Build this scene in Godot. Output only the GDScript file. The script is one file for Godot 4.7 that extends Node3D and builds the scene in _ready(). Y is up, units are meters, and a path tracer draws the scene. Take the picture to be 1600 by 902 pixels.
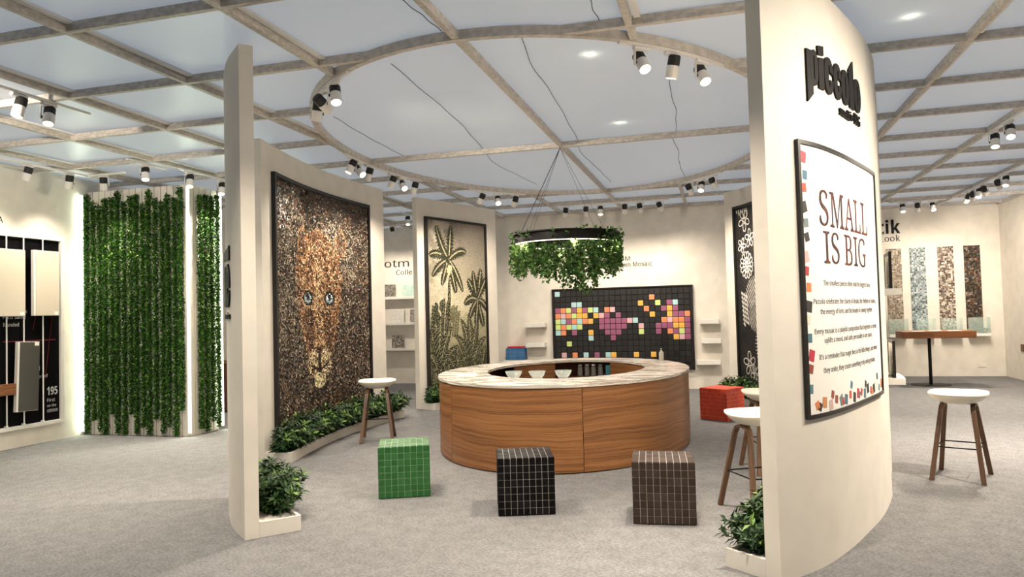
extends Node3D
# An exhibition stand of mosaic tiles: an oval booth of curved partitions round an oval counter,
# under a white beam grid with a translucent fabric ceiling and track spotlights.

const WH := 3.55          # height of the partitions
const CEIL := 3.63        # the ceiling fabric
const BEAM0 := 3.56       # underside of the beams
const OC := Vector2(-1.84, -8.95)   # centre of the oval counter (x, z)
const RC := Vector2(-1.8, -8.72)    # centre of the oval ceiling ring
const RA := Vector2(2.55, 3.69)     # its half axes

var M := {}
var taken := {}
var rng := RandomNumberGenerator.new()
var meshes := {}

func _ready() -> void:
	rng.seed = 7
	# ---------------------------------------------------------------- camera, sky, exposure
	var cam := Camera3D.new()
	cam.name = "camera"
	cam.fov = 42.83
	cam.near = 0.05
	cam.far = 200.0
	cam.transform = Transform3D(Basis(Vector3.UP, deg_to_rad(15.64)) * Basis(Vector3.RIGHT, deg_to_rad(1.96)) * Basis(Vector3.BACK, deg_to_rad(-1.48)), Vector3(0, 1.55, 0))
	add_child(cam)
	cam.current = true
	var env := Environment.new()
	env.background_mode = Environment.BG_COLOR
	env.background_color = Color(0.87, 0.93, 1.0)
	env.background_energy_multiplier = SKY
	env.ambient_light_source = Environment.AMBIENT_SOURCE_DISABLED
	env.reflected_light_source = Environment.REFLECTION_SOURCE_DISABLED
	env.tonemap_mode = Environment.TONE_MAPPER_LINEAR
	env.tonemap_exposure = EXPOSURE
	env.sdfgi_enabled = true
	env.ssao_enabled = true
	env.ssil_enabled = true
	var we := WorldEnvironment.new()
	we.name = "world_environment"
	we.environment = env
	add_child(we)
	make_materials()
	build_shell()
	build_ceiling()
	build_partitions()
	build_counter()
	build_green_wall()
	build_murals()
	build_poster()
	build_logo()
	build_back_wall()
	build_far_wall()
	build_left_wall()
	build_shelf_wall()
	build_cubes()
	build_stools()
	build_planters()
	build_pendant()
	build_lamps()
	build_cables()

const SKY := 0.66
const EXPOSURE := 1.0
const SPOT := 11.0

# ==================================================================== helpers
func nm(called: String) -> String:
	var n: int = taken.get(called, 0)
	taken[called] = n + 1
	return called if n == 0 else "%s_%03d" % [called, n]

func tag(o: Node, label: String, category: String, group := "", kind := "") -> Node:
	o.set_meta("label", label)
	if category != "":
		o.set_meta("category", category)
	if group != "":
		o.set_meta("group", group)
	if kind != "":
		o.set_meta("kind", kind)
	return o

func thing(called: String, label: String, category: String, at := Vector3.ZERO, turn := 0.0, group := "") -> Node3D:
	var o := Node3D.new()
	o.name = nm(called)
	add_child(o)
	o.position = at
	o.rotation.y = turn
	tag(o, label, category, group)
	return o

func part(called: String, mesh: Mesh, mat: Material, parent: Node, at := Vector3.ZERO, basis := Basis()) -> MeshInstance3D:
	var o := MeshInstance3D.new()
	o.mesh = mesh
	o.material_override = mat
	o.transform = Transform3D(basis, at)
	if parent == self:
		o.name = nm(called)
		add_child(o)
	else:
		o.name = called
		parent.add_child(o, true)
	return o

func lin(r: float, g: float, b: float) -> Color:   # 0-255 sRGB to a linear colour
	return Color(r / 255.0, g / 255.0, b / 255.0).srgb_to_linear()

func st_new() -> SurfaceTool:
	var st := SurfaceTool.new()
	st.begin(Mesh.PRIMITIVE_TRIANGLES)
	return st

func tri(st: SurfaceTool, p: Array, n: Array, uv: Array = [], col = null) -> void:
	var a: Vector3 = p[0]
	var b: Vector3 = p[1]
	var c: Vector3 = p[2]
	var nn: Vector3 = n[0] + n[1] + n[2]
	var order := [0, 1, 2]
	if (c - a).cross(b - a).dot(nn) < 0.0:
		order = [0, 2, 1]
	for i in order:
		st.set_normal(n[i])
		if uv.size():
			st.set_uv(uv[i])
		if col != null:
			st.set_color(col)
		st.add_vertex(p[i])

func quad(st: SurfaceTool, a: Vector3, b: Vector3, c: Vector3, d: Vector3, n = null, uv: Array = [], col = null) -> void:
	# n: one normal, four normals, or null for the flat one (then a, b, c, d run clockwise as seen from the front)
	var ns: Array
	if n is Array:
		ns = n
	elif n == null:
		var f := (c - a).cross(b - a).normalized()
		ns = [f, f, f, f]
	else:
		ns = [n, n, n, n]
	var u: Array = uv
	tri(st, [a, b, c], [ns[0], ns[1], ns[2]], [u[0], u[1], u[2]] if u.size() else [], col)
	tri(st, [a, c, d], [ns[0], ns[2], ns[3]], [u[0], u[2], u[3]] if u.size() else [], col)

func add_box(st: SurfaceTool, c: Vector3, s: Vector3, r := 0.0, basis := Basis(), col = null) -> void:
	var h := s * 0.5
	r = minf(r, minf(h.x, minf(h.y, h.z)) * 0.9)
	for axis in 3:
		var u := (axis + 1) % 3
		var v := (axis + 2) % 3
		for sg in [-1.0, 1.0]:
			var n := Vector3.ZERO
			n[axis] = sg
			var q := []
			for k in [[-1, -1], [-1, 1], [1, 1], [1, -1]]:
				var p := Vector3.ZERO
				p[axis] = sg * h[axis]
				p[u] = k[0] * (h[u] - r)
				p[v] = k[1] * (h[v] - r)
				q.append(c + basis * p)
			var fx: float = s[u]
			var fy: float = s[v]
			quad(st, q[0], q[1], q[2], q[3], basis * n, [Vector2(0, 0), Vector2(0, fy), Vector2(fx, fy), Vector2(fx, 0)], col)
	if r <= 0.0:
		return
	for axis in 3:
		var u := (axis + 1) % 3
		var v := (axis + 2) % 3
		for su in [-1.0, 1.0]:
			for sv in [-1.0, 1.0]:
				var n := Vector3.ZERO
				n[u] = su
				n[v] = sv
				n = n.normalized()
				var q := []
				for k in [[-1, 0], [1, 0], [1, 1], [-1, 1]]:
					var p := Vector3.ZERO
					p[axis] = k[0] * (h[axis] - r)
					p[u] = su * (h[u] - (r if k[1] == 1 else 0.0))
					p[v] = sv * (h[v] - (0.0 if k[1] == 1 else r))
					q.append(c + basis * p)
				quad(st, q[0], q[1], q[2], q[3], basis * n, [Vector2(), Vector2(0.01, 0), Vector2(0.01, 0.01), Vector2(0, 0.01)], col)
	for sx in [-1.0, 1.0]:
		for sy in [-1.0, 1.0]:
			for sz in [-1.0, 1.0]:
				var sgn := Vector3(sx, sy, sz)
				var n := basis * sgn.normalized()
				var p := []
				for a in 3:
					var e := Vector3(sx * (h.x - r), sy * (h.y - r), sz * (h.z - r))
					e[a] = sgn[a] * h[a]
					p.append(c + basis * e)
				tri(st, p, [n, n, n], [Vector2(), Vector2(), Vector2()], col)

func box_mesh(s: Vector3, r := 0.0) -> ArrayMesh:
	var key := "box %s %.4f" % [s, r]
	if not meshes.has(key):
		var st := st_new()
		add_box(st, Vector3.ZERO, s, r)
		meshes[key] = st.commit()
	return meshes[key]

func boxp(called: String, c: Vector3, s: Vector3, mat: Material, parent: Node, r := 0.0, basis := Basis()) -> MeshInstance3D:
	return part(called, box_mesh(s, r), mat, parent, c, basis)

func add_tube(st: SurfaceTool, pts: Array, r, seg := 8, col = null) -> void:
	var prev := []
	var prevn := []
	var up := Vector3(0.13, 0.97, 0.21).normalized()
	for i in pts.size():
		var d: Vector3 = (pts[mini(i + 1, pts.size() - 1)] - pts[maxi(i - 1, 0)]).normalized()
		var x := up.cross(d)
		if x.length() < 0.1:
			x = Vector3.RIGHT.cross(d)
		x = x.normalized()
		var y := d.cross(x)
		var rr: float = r[i] if r is Array else r
		var ring := []
		var rn := []
		for k in seg:
			var a := TAU * k / seg
			var n := x * cos(a) + y * sin(a)
			ring.append(pts[i] + n * rr)
			rn.append(n)
		if i > 0:
			for k in seg:
				var j := (k + 1) % seg
				quad(st, prev[k], prev[j], ring[j], ring[k], [prevn[k], prevn[j], rn[j], rn[k]], [Vector2(float(k) / seg, i - 1.0), Vector2((k + 1.0) / seg, i - 1.0), Vector2((k + 1.0) / seg, i), Vector2(float(k) / seg, i)], col)
		if i == 0 or i == pts.size() - 1:
			var cn := d if i > 0 else -d
			for k in range(1, seg - 1):
				tri(st, [ring[0], ring[k], ring[k + 1]], [cn, cn, cn], [Vector2(), Vector2(), Vector2()], col)
		prev = ring
		prevn = rn

func add_lathe(st: SurfaceTool, prof: Array, seg := 24, at := Vector3.ZERO, basis := Basis(), sharp := false) -> void:
	# prof: Vector2(radius, height) from bottom to top along the outside
	for i in prof.size() - 1:
		var p0: Vector2 = prof[i]
		var p1: Vector2 = prof[i + 1]
		var e := p1 - p0
		var n2 := Vector2(e.y, -e.x).normalized()
		var na := n2
		var nb := n2
		if not sharp:
			if i > 0:
				var f: Vector2 = (p0 - prof[i - 1]).normalized()
				var m := Vector2(f.y, -f.x)
				if m.dot(n2) > 0.6:
					na = (m + n2).normalized()
			if i < prof.size() - 2:
				var f: Vector2 = (prof[i + 2] - p1).normalized()
				var m := Vector2(f.y, -f.x)
				if m.dot(n2) > 0.6:
					nb = (m + n2).normalized()
		for k in seg:
			var a0 := TAU * k / seg
			var a1 := TAU * (k + 1) / seg
			var d0 := Vector3(cos(a0), 0, sin(a0))
			var d1 := Vector3(cos(a1), 0, sin(a1))
			var A := at + basis * (d0 * p0.x + Vector3.UP * p0.y)
			var B := at + basis * (d1 * p0.x + Vector3.UP * p0.y)
			var C := at + basis * (d1 * p1.x + Vector3.UP * p1.y)
			var D := at + basis * (d0 * p1.x + Vector3.UP * p1.y)
			var nA := basis * (d0 * na.x + Vector3.UP * na.y)
			var nB := basis * (d1 * na.x + Vector3.UP * na.y)
			var nC := basis * (d1 * nb.x + Vector3.UP * nb.y)
			var nD := basis * (d0 * nb.x + Vector3.UP * nb.y)
			if p0.x < 1e-5:
				tri(st, [A, C, D], [nA, nC, nD])
			elif p1.x < 1e-5:
				tri(st, [A, B, C], [nA, nB, nC])
			else:
				quad(st, A, B, C, D, [nA, nB, nC, nD])

# ---- plan curves: a dense polyline with running length; the face looks along n = (-dz, dx)
func arc(ctrl: Array) -> Dictionary:
	var p := ctrl.duplicate()
	p.push_front(2.0 * ctrl[0] - ctrl[1])
	p.push_back(2.0 * ctrl[-1] - ctrl[-2])
	var o := PackedVector2Array()
	for i in range(1, p.size() - 2):
		for k in 12:
			var t := k / 12.0
			var a: Vector2 = p[i - 1]
			var b: Vector2 = p[i]
			var c: Vector2 = p[i + 1]
			var d: Vector2 = p[i + 2]
			o.append(0.5 * (2.0 * b + (c - a) * t + (2.0 * a - 5.0 * b + 4.0 * c - d) * t * t + (3.0 * b - a - 3.0 * c + d) * t * t * t))
	o.append(ctrl[-1])
	var l := PackedFloat32Array([0.0])
	for i in range(1, o.size()):
		l.append(l[i - 1] + o[i].distance_to(o[i - 1]))
	return {"p": o, "l": l, "len": l[-1]}

func oval_arc(c: Vector2, ax: Vector2, t0: float, t1: float, steps := 72) -> Dictionary:
	var o := PackedVector2Array()
	var l := PackedFloat32Array([0.0])
	for i in steps + 1:
		var t := lerpf(t0, t1, float(i) / steps)
		o.append(c + Vector2(ax.x * cos(t), ax.y * sin(t)))
		if i:
			l.append(l[i - 1] + o[i].distance_to(o[i - 1]))
	return {"p": o, "l": l, "len": l[-1]}

func arc_seg(a: Dictionary, s: float) -> int:
	return clampi(a.l.bsearch(s) - 1, 0, a.p.size() - 2)

func arc_n(a: Dictionary, s: float) -> Vector2:
	var e := 0.04
	var d := arc_xy(a, s + e) - arc_xy(a, s - e)
	return Vector2(-d.y, d.x).normalized()

func arc_xy(a: Dictionary, s: float) -> Vector2:
	var i := arc_seg(a, s)
	var t: float = (s - a.l[i]) / maxf(a.l[i + 1] - a.l[i], 1e-6)
	return a.p[i] + (a.p[i + 1] - a.p[i]) * t

func arc_pt(a: Dictionary, s: float, y: float, off := 0.0) -> Vector3:
	var q := arc_xy(a, s) + arc_n(a, s) * off
	return Vector3(q.x, y, q.y)

# a bent slab between two lengths, two heights and two offsets from the curve
func add_slab(st: SurfaceTool, a: Dictionary, s0: float, s1: float, y0: float, y1: float, o0: float, o1: float, step := 0.08) -> void:
	var n := maxi(1, int(ceil((s1 - s0) / step)))
	for i in n:
		var u := lerpf(s0, s1, float(i) / n)
		var v := lerpf(s0, s1, float(i + 1) / n)
		var n0 := arc_n(a, u)
		var n1 := arc_n(a, v)
		var N0 := Vector3(n0.x, 0, n0.y)
		var N1 := Vector3(n1.x, 0, n1.y)
		var b0 := arc_pt(a, u, y0, o0)
		var b1 := arc_pt(a, v, y0, o0)
		var f0 := arc_pt(a, u, y0, o1)
		var f1 := arc_pt(a, v, y0, o1)
		var up := Vector3(0, y1 - y0, 0)
		var uv := [Vector2(u, -y0), Vector2(v, -y0), Vector2(v, -y1), Vector2(u, -y1)]
		quad(st, f0, f1, f1 + up, f0 + up, [N0, N1, N1, N0], uv)
		quad(st, b0, b1, b1 + up, b0 + up, [-N0, -N1, -N1, -N0], uv)
		quad(st, f0 + up, f1 + up, b1 + up, b0 + up, Vector3.UP, [Vector2(f0.x, f0.z), Vector2(f1.x, f1.z), Vector2(b1.x, b1.z), Vector2(b0.x, b0.z)])
		quad(st, f0, f1, b1, b0, Vector3.DOWN, [Vector2(f0.x, f0.z), Vector2(f1.x, f1.z), Vector2(b1.x, b1.z), Vector2(b0.x, b0.z)])
		if i == 0:
			quad(st, f0, f0 + up, b0 + up, b0, -(b1 - b0).normalized(), [Vector2(0, -y0), Vector2(0, -y1), Vector2(o0 - o1, -y1), Vector2(o0 - o1, -y0)])
		if i == n - 1:
			quad(st, f1, f1 + up, b1 + up, b1, (b1 - b0).normalized(), [Vector2(0, -y0), Vector2(0, -y1), Vector2(o0 - o1, -y1), Vector2(o0 - o1, -y0)])

func slab(called: String, a: Dictionary, s0: float, s1: float, y0: float, y1: float, o0: float, o1: float, mat: Material, parent: Node) -> MeshInstance3D:
	var st := st_new()
	add_slab(st, a, s0, s1, y0, y1, o0, o1)
	return part(called, st.commit(), mat, parent)

# ---- lettering: TextMesh triangles fitted into a rectangle, then put through a mapping of (x, y, out)
var fonts := {}
func font(fname: String, bold := false) -> SystemFont:
	var key := fname + str(bold)
	if not fonts.has(key):
		var f := SystemFont.new()
		f.font_names = PackedStringArray([fname])
		f.font_weight = 700 if bold else 400
		fonts[key] = f
	return fonts[key]

func letters(st: SurfaceTool, txt: String, f: Font, x0: float, x1: float, y0: float, y1: float, depth: float, map: Callable, col = null) -> void:
	# y0..y1 are the bottom and top of the text's own outline; x1 <= x0 keeps the font's own proportions
	var t := TextMesh.new()
	t.text = txt
	t.font = f
	t.font_size = 48
	t.pixel_size = 0.01
	t.depth = 0.1
	t.curve_step = 1.0
	var a := t.get_mesh_arrays() if t.get_surface_count() else []
	if a.is_empty():
		return
	var v: PackedVector3Array = a[Mesh.ARRAY_VERTEX]
	var idx: PackedInt32Array = a[Mesh.ARRAY_INDEX] if a[Mesh.ARRAY_INDEX] != null else PackedInt32Array(range(v.size()))
	var lo := v[0]
	var hi := v[0]
	for p in v:
		lo = lo.min(p)
		hi = hi.max(p)
	var sy := (y1 - y0) / (hi.y - lo.y)
	var sx := (x1 - x0) / (hi.x - lo.x) if x1 > x0 else sy
	var q := PackedVector3Array()
	for p in v:
		q.append(map.call(x0 + (p.x - lo.x) * sx, y0 + (p.y - lo.y) * sy, (p.z - lo.z) / (hi.z - lo.z) * depth))
	for i in range(0, idx.size() - 2, 3):
		var A := q[idx[i]]
		var B := q[idx[i + 1]]
		var C := q[idx[i + 2]]
		var nn := (C - A).cross(B - A)
		if nn.length() < 1e-12:
			continue
		nn = nn.normalized()
		for p in [A, B, C]:
			st.set_normal(nn)
			if col != null:
				st.set_color(col.call(p) if col is Callable else col)
			st.add_vertex(p)

func text_part(called: String, txt: String, f: Font, x0: float, x1: float, y0: float, y1: float, depth: float, map: Callable, mat: Material, parent: Node, col = null) -> MeshInstance3D:
	var st := st_new()
	letters(st, txt, f, x0, x1, y0, y1, depth, map, col)
	return part(called, st.commit(), mat, parent)

# one leaf: two folded halves
func add_leaf(st: SurfaceTool, base: Vector3, dir: Vector3, side: Vector3, L: float, W: float, col: Color, droop := 0.15) -> void:
	var up := side.cross(dir).normalized()
	var mid := base + dir * L * 0.5 - up * W * 0.12
	var tip := base + dir * L - up * L * droop
	var l := base + dir * L * 0.45 + side * W * 0.5 + up * W * 0.1
	var r := base + dir * L * 0.45 - side * W * 0.5 + up * W * 0.1
	for t in [[base, l, mid], [l, tip, mid], [base, mid, r], [mid, tip, r]]:
		var n: Vector3 = (t[1] - t[0]).cross(t[2] - t[0]).normalized()
		if n.dot(up) < 0:
			n = -n
		tri(st, t, [n, n, n], [], col)

func rnd(a: float, b: float) -> float:
	return rng.randf_range(a, b)

func rdir() -> Vector3:
	var z := rnd(-1, 1)
	var a := rnd(0, TAU)
	var r := sqrt(1.0 - z * z)
	return Vector3(r * cos(a), z, r * sin(a))

# ==================================================================== materials
func mat(key: String, c: Color, rough := 0.7, metal := 0.0) -> StandardMaterial3D:
	var m := StandardMaterial3D.new()
	m.resource_name = key
	m.albedo_color = c
	m.roughness = rough
	m.metallic = metal
	M[key] = m
	return m

func c255(r: float, g: float, b: float) -> Color:
	return Color(r / 255.0, g / 255.0, b / 255.0)

func noise(sd: int, freq: float, oct := 3) -> FastNoiseLite:
	var n := FastNoiseLite.new()
	n.seed = sd
	n.noise_type = FastNoiseLite.TYPE_SIMPLEX
	n.frequency = freq
	n.fractal_octaves = oct
	return n

func tex(w: int, h: int, fn: Callable) -> ImageTexture:
	var im := Image.create(w, h, false, Image.FORMAT_RGB8)
	for y in h:
		for x in w:
			im.set_pixel(x, y, fn.call(x, y))
	return ImageTexture.create_from_image(im)

func ramp(t: float, stops: Array) -> Color:
	t = clampf(t, 0.0, 0.9999) * (stops.size() - 1)
	var i := int(t)
	return (stops[i] as Color).lerp(stops[i + 1], t - i)

func make_materials() -> void:
	# carpet: grey needle felt, mottled
	var n1 := noise(3, 0.012, 4)
	var n2 := noise(4, 0.22, 3)
	var n3 := noise(5, 0.06, 3)
	var carpet_tex := tex(1024, 1024, func(x, y):
		var g: float = 0.56 + 0.035 * n1.get_noise_2d(x, y) + 0.11 * n2.get_noise_2d(x, y * 1.6) + 0.08 * n3.get_noise_2d(x, y * 1.7)
		return Color(g * 1.01, g, g * 0.985))
	var m := mat("grey_carpet", c255(206, 207, 211), 1.0)
	m.albedo_texture = carpet_tex
	m.uv1_triplanar = true
	m.uv1_world_triplanar = true
	m.uv1_scale = Vector3(0.42, 0.42, 0.42)
	m.heightmap_enabled = true
	m.heightmap_texture = carpet_tex
	m.heightmap_scale = 1.2
	m.metallic_specular = 0.2
	# painted board walls with a faint roller unevenness
	var nw := noise(11, 0.02, 4)
	var wall_tex := tex(256, 256, func(x, y):
		var g: float = 0.965 + 0.03 * nw.get_noise_2d(x, y)
		return Color(g, g, g))
	for w in [["wall_paint", c255(232, 225, 213)], ["partition_paint", c255(232, 225, 213)], ["planter_paint", c255(226, 221, 211)], ["shelf_white", c255(236, 233, 226)]]:
		m = mat(w[0], w[1], 0.62)
		m.albedo_texture = wall_tex
		m.uv1_triplanar = true
		m.uv1_world_triplanar = true
		m.uv1_scale = Vector3(0.5, 0.5, 0.5)
	# ceiling cloth: lets the daylight of the hall through
	m = mat("ceiling_fabric", c255(222, 224, 226), 0.42)
	m.backlight_enabled = true
	m.backlight = Color(0.9, 0.9, 0.9)
	m = mat("beam_paint", c255(206, 199, 190), 0.55)
	mat("beam_white", c255(226, 225, 222), 0.5)
	var nb := noise(15, 0.05, 4)
	m.albedo_texture = tex(256, 256, func(x, y):
		var g: float = 0.93 + 0.12 * nb.get_noise_2d(x, y)
		return Color(g, g, g))
	m.uv1_triplanar = true
	m.uv1_scale = Vector3(0.9, 0.9, 0.9)
	mat("white_metal", c255(232, 230, 226), 0.4)
	mat("black_metal", c255(15, 14, 14), 0.5)
	M.black_metal.metallic_specular = 0.3
	mat("black_matte", c255(26, 24, 23), 0.6)
	mat("frame_black", c255(20, 18, 17), 0.4)
	mat("mosaic_backing", c255(24, 22, 20), 0.8)
	mat("wire", c255(62, 62, 66), 0.6)
	mat("steel", c255(190, 190, 190), 0.3, 1.0)
	mat("soil", c255(46, 36, 28), 1.0)
	mat("stem", c255(70, 62, 34), 0.9)
	mat("white_plastic", c255(226, 220, 206), 0.5)
	mat("red_plastic", c255(190, 40, 48), 0.4)
	mat("teal_card", c255(38, 112, 128), 0.6)
	mat("dark_inside", c255(34, 30, 27), 0.8)
	mat("paper", c255(242, 239, 233), 0.6)
	mat("ink", c255(58, 54, 52), 0.7)
	mat("sign_black", c255(16, 15, 14), 0.6)
	M.sign_black.metallic_specular = 0.3
	mat("panel_black", c255(8, 8, 10), 0.6)
	M.panel_black.metallic_specular = 0.2
	mat("panel_text", c255(190, 188, 190), 0.6)
	mat("panel_red", c255(108, 24, 30), 0.6)
	mat("grey_stone", c255(72, 70, 66), 0.5)
	mat("mint", c255(150, 205, 188), 0.4)
	mat("light_mosaic", c255(230, 226, 218), 0.4)
	mat("crate_brown", c255(96, 50, 36), 0.6)
	mat("grout", c255(226, 222, 214), 0.8)
	mat("grout_grey", c255(176, 170, 162), 0.8)
	m = mat("vertex_matte", Color.WHITE, 0.7)
	m.vertex_color_use_as_albedo = true
	m = mat("vertex_gloss", Color.WHITE, 0.38)
	m.vertex_color_use_as_albedo = true
	m = mat("leaf", Color.WHITE, 0.5)
	m.vertex_color_use_as_albedo = true
	m.backlight_enabled = true
	m.backlight = Color(0.22, 0.22, 0.22)
	m.metallic_specular = 0.4
	m = mat("lamp_lens", c255(255, 246, 228), 0.4)
	m.emission_enabled = true
	m.emission = c255(255, 240, 214)
	m.emission_energy_multiplier = 7.0
	m = mat("led_white", Color.WHITE, 0.4)
	m.emission_enabled = true
	m.emission = c255(246, 255, 232)
	m.emission_energy_multiplier = 4.5
	m = mat("led_warm", Color.WHITE, 0.4)
	m.emission_enabled = true
	m.emission = c255(255, 240, 206)
	m.emission_energy_multiplier = 2.5
	m = mat("clear_glass", Color(0.92, 0.97, 0.95, 0.12), 0.05)
	m.transparency = BaseMaterial3D.TRANSPARENCY_ALPHA
	m = mat("tinted_glass", Color(0.80, 0.90, 0.86, 0.22), 0.06)
	m.transparency = BaseMaterial3D.TRANSPARENCY_ALPHA
	# veneer with long horizontal grain; u runs along the grain
	var wa := noise(21, 0.004, 4)
	var wb := noise(22, 0.03, 3)
	var wood := func(x, y, stops):
		var warp: float = 18.0 * wa.get_noise_2d(x * 0.25, y * 0.5)
		var t: float = 0.56 + 0.26 * wa.get_noise_2d(x * 0.2, (y + warp) * 7.0) + 0.3 * wb.get_noise_2d(x * 0.02 + 900, (y + warp) * 11.0)
		var streak: float = wb.get_noise_2d(x * 0.01 + 300, (y + warp) * 5.0)
		if streak > 0.3:
			t -= (streak - 0.3) * 1.9
		return ramp(t, stops)
	var oak := [c255(80, 49, 26), c255(117, 76, 42), c255(143, 97, 57), c255(160, 115, 72)]
	m = mat("veneer", Color.WHITE, 0.42)
	m.albedo_texture = tex(1024, 512, func(x, y): return wood.call(x, y, oak))
	m.uv1_scale = Vector3(0.5, 1.0, 1.0)
	var walnut := [c255(56, 38, 26), c255(84, 60, 42), c255(104, 77, 55), c255(122, 94, 70)]
	m = mat("walnut", Color.WHITE, 0.5)
	m.albedo_texture = tex(256, 128, func(x, y): return wood.call(y * 2, x, walnut))
	m.uv1_triplanar = true
	m.uv1_scale = Vector3(1.5, 1.5, 1.5)
	m = mat("table_wood", c255(255, 235, 220), 0.5)
	m.albedo_texture = M.veneer.albedo_texture
	m.uv1_triplanar = true
	m.uv1_scale = Vector3(0.7, 1.4, 0.7)
	# marble: white with drifting brown and grey veins
	var ma := noise(31, 0.0035, 3)
	var mb := noise(32, 0.009, 3)
	var mc := noise(33, 0.03, 3)
	m = mat("marble", Color.WHITE, 0.22)
	m.albedo_texture = tex(768, 768, func(x, y):
		var bend: float = 90.0 * mb.get_noise_2d(x * 0.6, y * 0.6)
		var v: float = ma.get_noise_2d(x * 0.7 + bend, y * 1.9 + bend)
		var w: float = mb.get_noise_2d(x * 0.5 + 500.0, y * 1.6)
		var c := c255(216, 211, 203)
		c = c.lerp(c255(138, 129, 118), clampf(w * 2.4 - 0.05, 0, 0.8))
		var line: float = clampf(1.0 - absf(v) / 0.055, 0, 1)
		line = maxf(line, 0.8 * clampf(1.0 - absf(v - 0.16) / 0.035, 0, 1))
		line = maxf(line, 0.8 * clampf(1.0 - absf(v + 0.18) / 0.035, 0, 1))
		line = maxf(line, 0.6 * clampf(1.0 - absf(v - 0.3) / 0.03, 0, 1))
		return c.lerp(c255(78, 64, 54), line * clampf(0.75 + mc.get_noise_2d(x, y), 0.2, 1.0)))
	m.uv1_scale = Vector3(0.42, 0.42, 0.42)

# ==================================================================== room shell
func wallbox(called: String, x0: float, x1: float, z0: float, z1: float, h: float, label: String) -> MeshInstance3D:
	var o := boxp(called, Vector3((x0 + x1) / 2, h / 2, (z0 + z1) / 2), Vector3(absf(x1 - x0), h, absf(z1 - z0)), M.wall_paint, self)
	tag(o, label, "wall", "", "structure")
	return o

func build_shell() -> void:
	var f := boxp("floor", Vector3(-1.5, -0.1, -7.2), Vector3(15.0, 0.2, 21.2), M.grey_carpet, self)
	tag(f, "mottled grey carpet floor running under the whole stand", "floor", "", "structure")
	wallbox("wall_back", -4.45, 1.35, -14.87, -14.75, CEIL, "white wall behind the oval counter carrying the black tile board")
	wallbox("wall_back_left", -8.7, -4.45, -15.92, -15.8, CEIL, "white wall with sample ledges seen between the two left murals")
	wallbox("wall_return_left", -4.57, -4.45, -15.8, -14.75, CEIL, "short white return joining the two left rear walls")
	wallbox("wall_return_right", 1.23, 1.35, -17.4, -14.87, CEIL, "short white return beside the rear wall of mosaic strips")
	wallbox("wall_far", 1.23, 5.78, -17.52, -17.4, CEIL, "far white wall carrying four narrow mosaic strips")
	wallbox("wall_right", 5.66, 5.78, -17.4, 3.0, CEIL, "white wall at the far right edge with a soft pool of light")
	wallbox("wall_left", -8.82, -8.7, -15.92, 3.0, CEIL, "white wall at the far left holding the black display recess")
	wallbox("wall_front", -8.82, 5.78, 3.0, 3.12, CEIL, "white wall behind the viewer closing the hall")

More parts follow.
